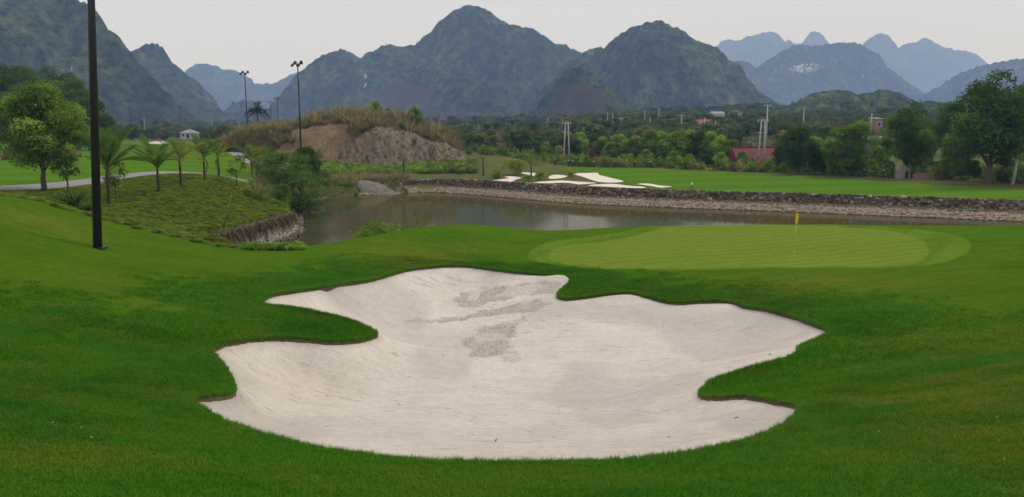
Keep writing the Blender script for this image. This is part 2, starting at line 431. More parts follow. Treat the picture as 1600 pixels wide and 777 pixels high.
def inside(x, y, poly):
    c = np.zeros(np.shape(x), bool); n = len(poly)
    for i in range(n):
        x1, y1 = poly[i]; x2, y2 = poly[(i + 1) % n]
        if y1 == y2: continue
        c ^= ((y1 > y) != (y2 > y)) & (x < (x2 - x1) * (y - y1) / (y2 - y1) + x1)
    return c
def land(x, y):
    x = np.asarray(x, float); y = np.asarray(y, float)
    z = land0(x, y)
    z = z + 0.17 * fbm(x * 0.26, y * 0.26, 3, 3) * sstep(0.5, -7, x) * sstep(32, 22, np.hypot(x, y)) + 0.05 * fbm(x * 0.35, y * 0.35, 3, 3) * sstep(70, 30, np.hypot(x, y)) + 0.25 * fbm(x * 0.05, y * 0.05, 5, 3) * sstep(60, 140, y)
    near = (x > -130) & (x < 130) & (y > 35) & (y < 130)
    if near.any():
        xs, ys = x[near], y[near]
        d, k = seg_dist(xs, ys, POND); ins = inside(xs, ys, POND); sd = np.where(ins, -d, d)
        zz = z[near]
        back = (k >= BACK0) & (k < BACK1); left = (k < BACK0); corner = k == len(POND) - 1
        lo = np.where(back, 4.0, np.where(left, 0.55, -0.6)); hi = np.where(back, 4.9, np.where(left, 0.8, np.where(corner, 2.5, 7.5)))
        t = np.where(back | left, np.clip((sd - lo) / (hi - lo), 0, 1), sstep(lo, hi, sd))
        bed = np.where(back, np.where(sd > 0, -0.25 + sd * 0.36, -0.25 + sd * 0.3), np.where(left, -0.5 + 0.2 * sd, -0.7 + 0.2 * np.minimum(sd, 0)))
        bed = np.maximum(bed, -1.8)
        z[near] = bed * (1 - t) + zz * t
    return z
def land1(x, y): return float(land(np.array([x], float), np.array([y], float))[0])
def on_land(pix, fn=land0, t0=4.0, t1=900.0):
    """where the line of sight through each pixel first meets the land"""
    out = []
    T = np.concatenate([np.arange(t0, 60, 0.05), np.arange(60, 200, 0.25), np.arange(200, t1, 1.0)])
    for u, v in pix:
        d = ray(u, v); x, y, z = d[0] * T, d[1] * T, CAMZ + d[2] * T
        h = fn(x, y); s = np.nonzero(z < h)[0]
        i = s[0] if len(s) else len(T) - 1
        if i > 0 and len(s):
            f0, f1 = z[i - 1] - h[i - 1], z[i] - h[i]; k = f0 / (f0 - f1 + 1e-12); t = T[i - 1] + k * (T[i] - T[i - 1])
        else: t = T[i]
        out.append((d[0] * t, d[1] * t, CAMZ + d[2] * t))
    return np.array(out)
def smooth_closed(P, n=6):
    """Catmull-Rom through closed points"""
    P = np.asarray(P, float); out = []
    for i in range(len(P)):
        p0, p1, p2, p3 = P[i - 1], P[i], P[(i + 1) % len(P)], P[(i + 2) % len(P)]
        for t in np.arange(n) / n:
            out.append(0.5 * (2 * p1 + (p2 - p0) * t + (2 * p0 - 5 * p1 + 4 * p2 - p3) * t * t + (3 * p1 - p0 - 3 * p2 + p3) * t ** 3))
    return np.array(out)
def smooth_open(P, n=6):
    P = np.asarray(P, float); Q = np.concatenate([[2 * P[0] - P[1]], P, [2 * P[-1] - P[-2]]]); out = []
    for i in range(1, len(Q) - 2):
        p0, p1, p2, p3 = Q[i - 1], Q[i], Q[i + 1], Q[i + 2]
        for t in np.arange(n) / n:
            out.append(0.5 * (2 * p1 + (p2 - p0) * t + (2 * p0 - 5 * p1 + 4 * p2 - p3) * t * t + (3 * p1 - p0 - 3 * p2 + p3) * t ** 3))
    out.append(P[-1]); return np.array(out)

# ------------------------------------------------------------------ outlines on the land
BUNKER_PX = [(303, 624), (330, 622), (360, 618), (366, 606), (356, 585), (344, 568), (331, 551), (345, 543), (370, 537), (400, 533), (440, 532), (480, 534), (520, 538), (555, 536), (578, 531), (589, 524),
             (572, 513), (548, 503), (515, 494), (480, 487), (445, 482), (412, 477), (418, 467), (440, 461), (480, 455), (530, 448), (580, 440), (615, 430), (645, 423), (690, 418), (730, 418), (770, 423), (820, 429), (870, 433), (890, 436),
             (888, 445), (876, 455), (871, 465), (885, 470), (915, 467), (950, 462), (985, 460), (1010, 466), (1040, 474), (1065, 476), (1100, 474), (1140, 474), (1165, 482), (1210, 490), (1255, 503), (1294, 520),
             (1275, 534), (1250, 545), (1246, 556), (1225, 565), (1190, 574), (1150, 586), (1115, 598), (1094, 614), (1098, 623), (1125, 625), (1165, 623), (1205, 629), (1240, 634), (1250, 639),
             (1238, 652), (1210, 668), (1170, 683), (1110, 696), (1040, 708), (960, 715), (870, 718), (780, 718), (690, 717), (620, 713), (560, 705), (500, 696), (440, 682), (390, 669), (345, 653), (315, 637)]
bp = on_land([(u_, v_ + 5.0 * max(0.0, min(1.0, (v_ - 640) / 50))) for u_, v_ in BUNKER_PX], land)
BUNK = smooth_closed(bp[:, :2], 7)
GREEN_PX = [(857, 402), (862, 390), (890, 382), (940, 377), (985, 370), (1020, 360), (1050, 354), (1100, 351), (1170, 350.5), (1250, 352), (1330, 355), (1395, 361), (1435, 372), (1450, 386), (1449, 400), (1435, 410), (1395, 415), (1300, 417), (1150, 419), (1000, 419.5), (910, 416), (868, 410)]
GREEN = smooth_closed(on_land(GREEN_PX)[:, :2], 7)
FRINGE_PX = [(826, 404), (833, 388), (870, 375), (930, 369), (975, 362), (1010, 354), (1060, 350.5), (1170, 349), (1260, 350.4), (1350, 353), (1430, 358), (1495, 368), (1518, 384), (1500, 402), (1465, 413), (1400, 418), (1290, 419.5), (1150, 421), (1000, 422), (905, 419), (850, 413)]
FRINGE = smooth_closed(on_land(FRINGE_PX)[:, :2], 7)
PATH_C = smooth_open(np.array([(-37, 30), (-35, 40), (-33.2, 50), (-31.6, 60), (-28.6, 70), (-25.4, 75.5), (-25, 82), (-27.5, 91), (-32, 101), (-38, 113), (-48, 136), (-61, 164), (-78, 200), (-95, 240)]), 8)
def stroke(C, wdt):
    t = np.gradient(C, axis=0); t /= np.linalg.norm(t, axis=1)[:, None]; n = np.stack([-t[:, 1], t[:, 0]], 1)
    return np.concatenate([C + n * wdt / 2, (C - n * wdt / 2)[::-1]])
PATH = stroke(PATH_C, 3.1)
low = on_land([(-60, 301), (-20, 303), (0, 306), (50, 312), (90, 325), (140, 338), (200, 352), (250, 365), (300, 376), (350, 386), (400, 389)])[:, :2]
WEEDS = np.concatenate([low, [(-14.8, 45.0), (-17.0, 47.0), (-16.9, 52), (-16.5, 60.8), (-18.4, 68), (-22.2, 84), (-24, 88), (-24.9, 82), (-25.3, 75.4), (-28.5, 70), (-31.5, 60), (-33.1, 50), (-34.9, 40)]])
FARWAY = np.concatenate([on_land([(985, 287.5), (962, 283), (945, 276), (925, 269.5), (880, 266), (868, 262.6), (900, 262), (1000, 264), (1100, 267.5), (1200, 273), (1300, 279), (1400, 285), (1500, 291), (1600, 297), (1750, 306), (1900, 316)])[:, :2],
                         [(95, 52), *[tuple(at_z(u_, v_, 0)[:2] * 1.015) for u_, v_ in ((1800, 353), (1600, 345), (1250, 330), (1075, 323.5), (1010, 321))]]])
LEFTWAY = np.array([(-250, 60), (-90, 30), (-37, 30), (-35, 40), (-33.2, 50), (-31.6, 60), (-28.6, 70), (-25.4, 75.5), (-25, 82), (-27.5, 91), (-32, 101), (-38, 113), (-48, 136), (-61, 164), (-78, 200), (-90, 240), (-95, 262), (-250, 262)], float)

# ------------------------------------------------------------------ the ground grid, cut along those outlines
def axis(parts):
    out = [parts[0][0]]
    for a, b, st in parts:
        n = max(1, int(round((b - a) / st))); out += list(a + (b - a) * np.arange(1, n + 1) / n)
    return np.array(out)
gx = np.geomspace(62, 900, 26)[1:]
xs = np.concatenate([-gx[::-1], axis([(-62, -32, 0.75), (-32, -14, 0.3), (-14, 14, 0.14), (14, 26, 0.3), (26, 62, 0.75)]), gx])
ys = np.concatenate([axis([(-14, 4, 0.6), (4, 37, 0.14), (37, 52, 0.22), (52, 66, 0.4), (66, 125, 0.6), (125, 170, 1.5)]), np.geomspace(170, 950, 40)[1:]])
NX, NY = len(xs), len(ys)
GX, GY = np.meshgrid(xs, ys)               # (NY, NX)
snapped = np.full((NY, NX), -1, int)
def snap(poly, k, closed=True):
    P = np.concatenate([poly, poly[:1]]) if closed else poly
    fi = np.interp(P[:, 0], xs, np.arange(NX)); fj = np.interp(P[:, 1], ys, np.arange(NY))
    S = []
    for a in range(len(P) - 1):
        n = int(max(abs(fi[a + 1] - fi[a]), abs(fj[a + 1] - fj[a])) * 12) + 2
        t = np.arange(n) / n
        S.append(np.stack([fi[a] + (fi[a + 1] - fi[a]) * t, fj[a] + (fj[a + 1] - fj[a]) * t], 1))
    S = np.concatenate(S); I = np.rint(S[:, 0]).astype(int); J = np.rint(S[:, 1]).astype(int)
    ok = (I > 0) & (I < NX - 1) & (J > 0) & (J < NY - 1) & (S[:, 0] > 0) & (S[:, 1] > 0); S, I, J = S[ok], I[ok], J[ok]
    d = np.hypot(S[:, 0] - I, S[:, 1] - J); o = np.argsort(-d)
    S, I, J = S[o], I[o], J[o]
    free = (snapped[J, I] < 0); S, I, J = S[free], I[free], J[free]
    GX[J, I] = np.interp(S[:, 0], np.arange(NX), xs); GY[J, I] = np.interp(S[:, 1], np.arange(NY), ys)
    snapped[J, I] = k
for k, P in enumerate((BUNK, GREEN, FRINGE, PATH, WEEDS, FARWAY)): snap(P, k)
GZ = land(GX.ravel(), GY.ravel()).reshape(NY, NX)
# the rolled edge of the turf: swells a little just before the bunker
_m = (np.abs(GX) < 16) & (GY > 4) & (GY < 40)
bd, _ = seg_dist(GX[_m], GY[_m], BUNK)
GZ[_m] += 0.05 * np.exp(-(bd / 0.45) ** 2) * sstep(9.5, 14, GY[_m]) + 0.15 * fbm(GX[_m] * 0.7, GY[_m] * 0.7, 12, 3) * sstep(0.0, 0.8, bd) * sstep(5, 1.0, bd) * sstep(8.5, 12, GY[_m])
LONG = np.zeros(NX * NY); _mm = _m.ravel(); LONG[_mm] = np.maximum(sstep(4.0, 0.8, bd), sstep(17, 9, GY.ravel()[_mm])); LONG[(GY.ravel() < 9)] = 1
idx = np.arange(NX * NY).reshape(NY, NX)
a, b, c, d = idx[:-1, :-1].ravel(), idx[:-1, 1:].ravel(), idx[1:, 1:].ravel(), idx[1:, :-1].ravel()
sn = snapped.ravel() >= 0
alt = (sn[b] & sn[d]) & ~(sn[a] & sn[c])
T1 = np.where(alt[:, None], np.stack([a, b, d], 1), np.stack([a, b, c], 1)); T2 = np.where(alt[:, None], np.stack([b, c, d], 1), np.stack([a, c, d], 1))
TR = np.concatenate([T1, T2])
GV = np.stack([GX.ravel(), GY.ravel(), GZ.ravel()], 1)
cx, cyy = GV[TR, 0].mean(1), GV[TR, 1].mean(1)
def reg(poly):
    out = np.zeros(len(cx), bool); lo, hi = poly.min(0), poly.max(0)
    m = (cx >= lo[0]) & (cx <= hi[0]) & (cyy >= lo[1]) & (cyy <= hi[1]); out[m] = inside(cx[m], cyy[m], poly); return out
zone = np.zeros(len(cx), int)                                   # 0 rough
zone[(cyy < 62) & (np.abs(cx) < 140) ] = 1                         # lawn
zone[reg(LEFTWAY)] = 2
zone[reg(FARWAY)] = 3
zone[reg(WEEDS)] = 4
zone[reg(PATH)] = 5
zone[reg(FRINGE)] = 6
zone[reg(GREEN)] = 7
zone[reg(BUNK)] = 8
pin = reg(POND)
zone[pin] = 9
zone[(cyy > 175) & (zone == 0)] = 10
def submesh(name, sel, mat, kind='structure', label=None):
    T = TR[sel]; u, inv = np.unique(T, return_inverse=True)
    me = mk_mesh(name, GV[u], inv.reshape(-1, 3), mat, True, None, {'long': LONG[u]} if name == 'lawn' else None)
    o = mk_obj(name, me); return tag(o, label, None, None, kind)
submesh('ground', zone == 0, M['rough'], label='olive brown rough ground around the pond and mound')
submesh('lawn', zone == 1, M['lawn'], label='mown green lawn rolling around the sand bunker')
submesh('fairway', zone == 2, M['fairway'], label='green fairway behind the cart path and palms')
submesh('fairway', zone == 3, M['fairway'], label='striped green fairway above the stone retaining wall')
submesh('bank', zone == 4, M['weeds'], label='weedy slope between the cart path and the pond')
submesh('cart_path', zone == 5, M['path'], label='pale grey concrete cart path behind the palms')
submesh('fringe', zone == 6, M['fringe'], label='striped fringe of longer turf around the putting green')
submesh('putting_green', zone == 7, M['green'], label='pale smooth putting green with the yellow flag')
submesh('pond_bed', zone == 9, M['mud'], label='muddy bed under the pond water')
submesh('valley_floor', zone == 10, M['plain'], label='scrubby valley floor running back to the mountains')

# ------------------------------------------------------------------ the bunker: soil lip and raked sand
lip_z = land(BUNK[:, 0], BUNK[:, 1]) + 0.05 * sstep(9.5, 14, BUNK[:, 1])
n = len(BUNK)
tg = np.roll(BUNK, -1, 0) - np.roll(BUNK, 1, 0); tg /= np.linalg.norm(tg, axis=1)[:, None]; nrm = np.stack([-tg[:, 1], tg[:, 0]], 1)
if not inside(BUNK[:1, 0] + nrm[:1, 0] * 0.05, BUNK[:1, 1] + nrm[:1, 1] * 0.05, BUNK)[0]: nrm = -nrm
jit = 0.02 * fbm(np.arange(n) * 0.7, np.zeros(n), 4, 3)
rings = [np.column_stack([BUNK - nrm * 0.015, lip_z - 0.004]), np.column_stack([BUNK + nrm * (0.03 + jit)[:, None], lip_z - 0.05]), np.column_stack([BUNK + nrm * (0.012 + jit)[:, None], lip_z - 0.30])]
LV = np.concatenate(rings); LF = [(r * n + i, r * n + (i + 1) % n, (r + 1) * n + (i + 1) % n, (r + 1) * n + i) for r in range(2) for i in range(n)]
tag(mk_obj('bunker_lip', mk_mesh('bunker_lip', LV, LF, M['soil'], True)), 'thin brown soil edge under the turf around the bunker', None, None, 'structure')

SAND_IN = [(770, 560, 1.45), (700, 480, 1.40), (760, 445, 1.45), (620, 470, 1.75), (520, 470, 2.25), (900, 520, 1.45), (1000, 500, 1.5), (1130, 510, 1.75), (1220, 525, 2.3), (600, 600, 2.05), (480, 580, 2.55), (400, 580, 3.0), (1000, 600, 1.95), (1120, 560, 2.1),
           (770, 640, 2.75), (770, 690, 3.65), (500, 650, 3.25), (1050, 650, 2.85), (380, 640, 3.6), (640, 540, 1.7), (900, 455, 1.5)]
SP3 = np.array([at_z(*s) for s in SAND_IN])
ring = np.column_stack([BUNK, lip_z - 0.055])[::3]
SPp = np.concatenate([SP3, ring]); WS = tps_fit(SPp[:, :2], SPp[:, 2], 0.01)
lo, hi = BUNK.min(0) - 0.5, BUNK.max(0) + 0.5
sx = np.arange(lo[0], hi[0], 0.075); sy = np.arange(lo[1], hi[1], 0.075)
SX, SY = np.meshgrid(sx, sy)
di, _ = seg_dist(SX.ravel(), SY.ravel(), BUNK); ins = inside(SX.ravel(), SY.ravel(), BUNK); sd = np.where(ins, di, -di)
use = sd > -0.16
SZ = tps_eval(SPp[:, :2], WS, SX.ravel(), SY.ravel())
xx, yy = SX.ravel(), SY.ravel()
amp = sstep(0.0, 0.8, sd)
wob = fbm(xx * 0.5, yy * 0.5, 21, 3)
SZ = SZ + amp * (0.05 * fbm(xx * 0.8, yy * 0.8, 22, 4) + 0.035 * fbm(xx * 2.6 + wob, yy * 2.2, 23, 4))
ang = 0.8 * fbm(xx * 0.10, yy * 0.10, 31, 2) * 3.1
rk = np.sin((xx * np.cos(ang) * 0.4 + yy * (1.0 + 0.3 * np.sin(ang))) * 19 + 5 * fbm(xx * 0.3, yy * 0.3, 33, 3))
SZ = SZ + amp * 0.011 * rk * sstep(0.38, 0.66, vnoise(xx * 0.33, yy * 0.33, 40))
rut = ridged(xx * 0.55 + 0.6 * wob, yy * 0.9, 51, 2)
SZ = SZ - amp * 0.07 * sstep(0.86, 0.985, rut) * sstep(0.45, 0.6, vnoise(xx * 0.4, yy * 0.4, 56))
# coarse grey gravelly patches washed to the middle of the bunker
def patch(cpx, rx, ry, s):
    c = at_z(*cpx); q = np.hypot((xx - c[0]) / rx, (yy - c[1]) / ry) + 0.55 * fbm(xx * 0.7, yy * 0.45, s, 4) + 0.25 * fbm(xx * 2.4, yy * 1.5, s + 3, 3)
    return sstep(1.05, 0.75, q) * (0.45 + 0.55 * sstep(0.35, 0.6, vnoise(xx * 1.7, yy * 0.8, s + 8)))
SZ = SZ - 0.9 * np.clip(0.01 - sd, 0, 1)
def sand_px(Q):
    out = []
    for u, v in Q:
        d_ = ray(u, v); T = np.arange(6, 45, 0.02); xq, yq = d_[0] * T, d_[1] * T; k = np.nonzero(CAMZ + d_[2] * T < tps_eval(SPp[:, :2], WS, xq, yq))[0][0]; out.append((xq[k], yq[k]))
    return np.array(out)
STAINS = [[(712, 456), (739, 451), (747, 445), (768, 443), (805, 445), (846, 439), (880, 443), (866, 461), (836, 463), (805, 465), (784, 471), (764, 471), (751, 480), (739, 484), (722, 480), (706, 469), (720, 461)],
          [(630, 501), (681, 497), (722, 492), (764, 484), (805, 478), (836, 469), (866, 475), (846, 482), (821, 488), (796, 488), (764, 494), (733, 501), (681, 503), (630, 505)],
          [(739, 519), (755, 513), (768, 509), (780, 502), (796, 496), (821, 494), (813, 504), (805, 513), (809, 529), (794, 532), (805, 541), (817, 552), (817, 562), (803, 566), (784, 564), (780, 558), (755, 560), (731, 564), (726, 554), (735, 546), (718, 541), (720, 532), (737, 529)]]
jx = xx + 0.30 * fbm(xx * 1.1, yy * 1.6, 201, 5, 0.75); jy = yy + 0.55 * fbm(xx * 1.1 + 9, yy * 1.3, 203, 5, 0.75)
stain = np.zeros(len(xx))
for q_ in STAINS:
    pq_ = sand_px(q_); dq, _ = seg_dist(jx, jy, pq_); stain = np.maximum(stain, sstep(-0.12, 0.16, np.where(inside(jx, jy, pq_), dq, -dq)))
stain *= 0.55 + 0.45 * sstep(0.3, 0.6, vnoise(xx * 1.9, yy * 0.9, 208))
SZ = SZ + stain * 0.013 * rng.normal(size=len(xx))
drab = sstep(0.55, 0.75, vnoise(xx * 0.5, yy * 0.28, 71)) * 0.5 + sstep(0.25, 0.0, sd) * 0.5  # duller sand in random patches and in a band along the bunker edge
fi = np.arange(len(xx)).reshape(SX.shape)
q4 = np.stack([fi[:-1, :-1].ravel(), fi[:-1, 1:].ravel(), fi[1:, 1:].ravel(), fi[1:, :-1].ravel()], 1)
q4 = q4[use[q4].all(1)]; u, inv = np.unique(q4, return_inverse=True)
tag(mk_obj('bunker_sand', mk_mesh('bunker_sand', np.column_stack([xx, yy, SZ])[u], inv.reshape(-1, 4), M['sand'], True, None, {'stain': stain[u], 'drab': drab[u]})),
    'pale raked sand filling the large bunker, gravelly grey patches in the middle', None, None, 'structure')

# ------------------------------------------------------------------ pond water
m, N, L, o = nm('pond_water')
P = pos(N, L, (1, 0.55, 1))
h = math_n(N, L, 'ADD', noise(N, L, P, 2.2, 4, 0.6), math_n(N, L, 'MULTIPLY', noise(N, L, P, 0.5, 2), 0.8))
n1 = noise(N, L, P, 0.09, 4)
p = princ(N, L, o, ramp(N, L, n1, [(0.35, (0.082, 0.064, 0.015)), (0.65, (0.056, 0.058, 0.030))]), 0.07, bump(N, L, h, 0.04, 0.02), 0.5)
p.inputs['IOR'].default_value = 1.065
M['water'] = m
PW = POND.copy(); cen = PW.mean(0)
wv = []; 
for pnt, nx_ in zip(POND, np.roll(POND, -1, 0)):
    for t in np.arange(6) / 6: wv.append(pnt + (nx_ - pnt) * t)
wv = np.array(wv)
tt = np.roll(wv, -1, 0) - np.roll(wv, 1, 0); tt /= np.linalg.norm(tt, axis=1)[:, None]
wv = wv + np.stack([tt[:, 1], -tt[:, 0]], 1) * (-1.2 if inside((wv[:1] + np.stack([tt[:1, 1], -tt[:1, 0]], 1) * 0.3)[:, 0], (wv[:1] + np.stack([tt[:1, 1], -tt[:1, 0]], 1) * 0.3)[:, 1], POND)[0] else 1.2)
tag(mk_obj('water', mk_mesh('water', np.column_stack([wv, np.zeros(len(wv))]), [tuple(range(len(wv)))], M['water'])), 'still olive brown pond behind the putting green', None, None, 'structure')


# ------------------------------------------------------------------ limestone mountains
def m_mountain():
    m, N, L, o = nm('forested_limestone')
    P = pos(N, L)
    n1 = noise(N, L, P, 0.012, 5, 0.6); n2 = noise(N, L, P, 0.085, 4, 0.75); n3 = noise(N, L, P, 0.045, 4, 0.6)
    c = ramp(N, L, n1, [(0.30, (0.016, 0.034, 0.012)), (0.50, (0.034, 0.060, 0.018)), (0.72, (0.072, 0.098, 0.028))])
    k = ramp(N, L, n2, [(0.36, (0.10, 0.14, 0.14)), (0.66, (2.3, 2.2, 2.1))])
    c = mixc(N, L, 1.0, c, k, 'MULTIPLY')
    can = attr(N, 'canopy')
    c = mixc(N, L, 1.0, c, ramp(N, L, can, [(0.0, (0.55, 0.62, 0.6)), (1.0, (1.5, 1.4, 1.2))]), 'MULTIPLY')
    br = ramp(N, L, math_n(N, L, 'ADD', attr(N, 'bare'), math_n(N, L, 'MULTIPLY', math_n(N, L, 'SUBTRACT', n3, 0.5), 1.3)), [(0.42, (0, 0, 0)), (0.85, (0.85, 0.85, 0.85))])
    bcol = mixc(N, L, n2, (0.045, 0.036, 0.020), (0.12, 0.092, 0.054))
    c = mixc(N, L, br, c, bcol)
    vs_ = noise(N, L, pos(N, L, (0.13, 0.13, 0.028)), 1.0, 5, 0.7)
    cl = ramp(N, L, math_n(N, L, 'ADD', attr(N, 'cliff'), math_n(N, L, 'MULTIPLY', math_n(N, L, 'SUBTRACT', vs_, 0.5), 1.7)), [(0.58, (0, 0, 0)), (0.70, (1, 1, 1))])
    c = mixc(N, L, cl, c, (0.52, 0.50, 0.46))
    princ(N, L, o, c, 1.0, bump(N, L, n2, 1.0, 9.0), 0.0)
    return m
M['mountain'] = m_mountain()
def mountain(name, label, sky_px, D, cell=4.0, slope=0.95, depth_wob=0.10, seed=1, spurs=(), cliffs=(), bares=(), canopy=8.0, base=None, front=1.5, back=0.7, power=1.25):
    pts = np.array([at_y(u, v, D) for u, v in sky_px])
    X = np.arange(pts[0, 0], pts[-1, 0], cell * 1.5)
    Z = np.interp(X, pts[:, 0], pts[:, 2]); Y = D + D * depth_wob * fbm(X / (D * 0.10), np.zeros_like(X), seed, 3)
    Z = CAMZ + (Z - CAMZ) * Y / D                      # keep each summit on its line of sight
    X = X * Y / D
    rx, ry, rz = [X], [Y], [Z]
    for sp in spurs:                                   # lower ridges standing in front: (pixels, distance)
        q = np.array([at_y(u, v, sp[1] if np.isscalar(sp[1]) else sp[1][i]) for i, (u, v) in enumerate(sp[0])])
        qx = []
        for a_, b_ in zip(q[:-1], q[1:]):
            n_ = max(2, int(np.linalg.norm(b_ - a_) / (cell * 1.5))); qx.append(a_ + (b_ - a_) * (np.arange(n_) / n_)[:, None])
        qx = np.concatenate(qx); rx.append(qx[:, 0]); ry.append(qx[:, 1]); rz.append(qx[:, 2])
    rx, ry, rz = map(np.concatenate, (rx, ry, rz))
    zb = (4.0 if base is None else base); zmax = rz.max() - zb
    x0, x1 = rx.min() - zmax * 0.5, rx.max() + zmax * 0.5; y0, y1 = ry.min() - zmax * front, ry.max() + zmax * back
    gx_ = np.arange(x0, x1, cell); gy_ = np.arange(max(y0, 160), y1, cell * 1.25)
    XX, YY = np.meshgrid(gx_, gy_); x, y = XX.ravel(), YY.ravel()
    wx = x + 0.22 * zmax * fbm(x / (zmax * 0.8), y / (zmax * 0.8), seed + 5, 4); wy = y + 0.22 * zmax * fbm(x / (zmax * 0.8), y / (zmax * 0.8), seed + 6, 4)
    H = np.full(x.shape, -1e3)
    zf = rz.copy()
    for i in range(len(rz)): zf[i] = (rz + slope * 0.8 * np.hypot(rx - rx[i], ry - ry[i])).min()
    for i in range(len(rx)):
        rc = np.hypot(x - rx[i], y - ry[i]); nr = rc < 0.2 * zmax
        H[nr] = np.maximum(H[nr], rz[i] - zb - 2.2 * (np.sqrt(rc[nr] ** 2 + (0.03 * zmax) ** 2) - 0.03 * zmax))
    for i in range(len(rx)):
        hz = zf[i] - zb
        r2 = np.hypot(wx - rx[i], wy - ry[i]); r0 = np.hypot(x - rx[i], y - ry[i])
        r = r0 + (r2 - r0) * np.clip(r0 / (0.15 * zmax), 0, 1)
        H = np.maximum(H, hz - slope * r * (0.75 + 0.5 * np.clip(r / (hz + 1), 0, 1) ** power) )
    body = np.clip(H / zmax, 0, 1)
    gul = ridged(x / (zmax * 0.45), y / (zmax * 0.45), seed + 9, 4)
    dr = np.full(x.shape, 1e9)
    for i in range(0, len(rx), 2): dr = np.minimum(dr, np.hypot(x - rx[i], y - ry[i]))
    off = sstep(0.05 * zmax, 0.45 * zmax, dr)
    H = H + (0.05 + 0.95 * off) * zmax * 0.26 * (gul - 0.62) * sstep(0.0, 0.25, body)
    H = np.where(H < 0, H * 0.15, H)
    can = worley(x / canopy / 1.5, y / canopy / 1.5, seed + 3)
    can2 = worley(x / canopy / 0.8, y / canopy / 0.8, seed + 4)
    canid = _hash(np.floor(x / canopy / 1.2 + 0.7 * fbm(x / 15, y / 15, seed, 2)), np.floor(y / canopy / 1.2 + 0.7 * fbm(x / 15 + 9, y / 15, seed, 2)), seed + 3)
    H = H + np.clip(body * 4, 0, 1) * zmax * (0.02 * fbm(x / (0.09 * zmax), y / (0.09 * zmax), seed + 13, 4) + 0.06 * (ridged(x / (0.17 * zmax), y / (0.17 * zmax), seed + 15, 3) - 0.65) * (0.2 + 0.8 * off) + 0.13 * off * (worley(x / (0.33 * zmax), y / (0.4 * zmax), seed + 16) - 0.5))
    veg = 0.5 + 0.5 * fbm(x / 60, y / 60, seed + 8, 3)
    barem = np.zeros(x.shape); cliffm = np.zeros(x.shape)
    Zs = zb + H
    U = 800 + F * x / (y * CP - (Zs - CAMZ) * SP) ; Vp = 388.5 + F * ((-(Zs - CAMZ) * CP - y * SP) / (y * CP - (Zs - CAMZ) * SP))
    for (cu, cv, ru, rv, s_) in bares: barem = np.maximum(barem, s_ * sstep(1.25, 0.6, np.hypot((U - cu) / ru, (Vp - cv) / rv)))
    for (cu, cv, ru, rv, s_) in cliffs: cliffm = np.maximum(cliffm, s_ * sstep(1.2, 0.5, np.hypot((U - cu) / ru, (Vp - cv) / rv)))
    Zs = Zs + canopy * 1.5 * (0.65 * can + 0.35 * can2 - 0.55) * (1 - 0.8 * np.clip(barem, 0, 1)) * (1 - 0.5 * np.clip(cliffm, 0, 1)) * (0.6 + 0.5 * veg)
    fi = np.arange(len(x)).reshape(XX.shape)
    q = np.stack([fi[:-1, :-1].ravel(), fi[:-1, 1:].ravel(), fi[1:, 1:].ravel(), fi[1:, :-1].ravel()], 1)
    q = q[(H[q] > -6).any(1)]; u, inv = np.unique(q, return_inverse=True)
    me = mk_mesh(name, np.column_stack([x, y, Zs])[u], inv.reshape(-1, 4), M['mountain'], True, None, {'canopy': canid[u], 'bare': barem[u], 'cliff': cliffm[u]})
    o = mk_obj(name, me); tag(o, label, None, None, 'structure'); print(name, len(u)); return o
mountain('mountain', 'steep dark mountain rising out of frame behind the tall brown mast', [(-420, -20), (-300, -60), (-150, -95), (0, -70), (60, -40), (100, -12), (118, 0), (132, 6), (142, 14), (148, 34), (155, 48), (163, 54), (172, 51), (180, 57), (188, 70), (204, 84), (220, 108), (246, 138), (280, 168), (310, 190), (330, 204)], 900, 4.2, 0.95, 0.05, 11,
         cliffs=[(112, 105, 10, 18, 0.45), (20, 60, 25, 50, 0.35), (108, 108, 4, 10, 0.6), (60, 82, 12, 10, 0.5)])
mountain('mountain', 'rounded summit stepping down right of the steep left mountain', [(130, 130), (165, 105), (190, 88), (205, 82), (214, 79), (222, 71), (232, 68), (242, 69), (252, 75), (260, 88), (268, 98), (285, 112), (296, 122), (303, 132), (318, 146), (330, 158), (342, 172), (352, 178), (372, 195), (392, 205)], 1250, 4.6, 0.95, 0.04, 13)
mountain('mountain', 'hazy blue peak in the gap between the left and central mountains', [(250, 160), (278, 128), (295, 107), (308, 99), (320, 100), (337, 103), (352, 112), (372, 124), (398, 132), (430, 131), (455, 122), (480, 108), (510, 95), (545, 90)], 2500, 7.5, 0.75, 0.05, 23, canopy=10)
mountain('mountain', 'small hazy cone hill at the foot of the gap left of the mound', [(322, 196), (345, 178), (365, 160), (378, 155), (392, 160), (412, 178), (440, 194)], 1500, 5, 0.8, 0.03, 29)
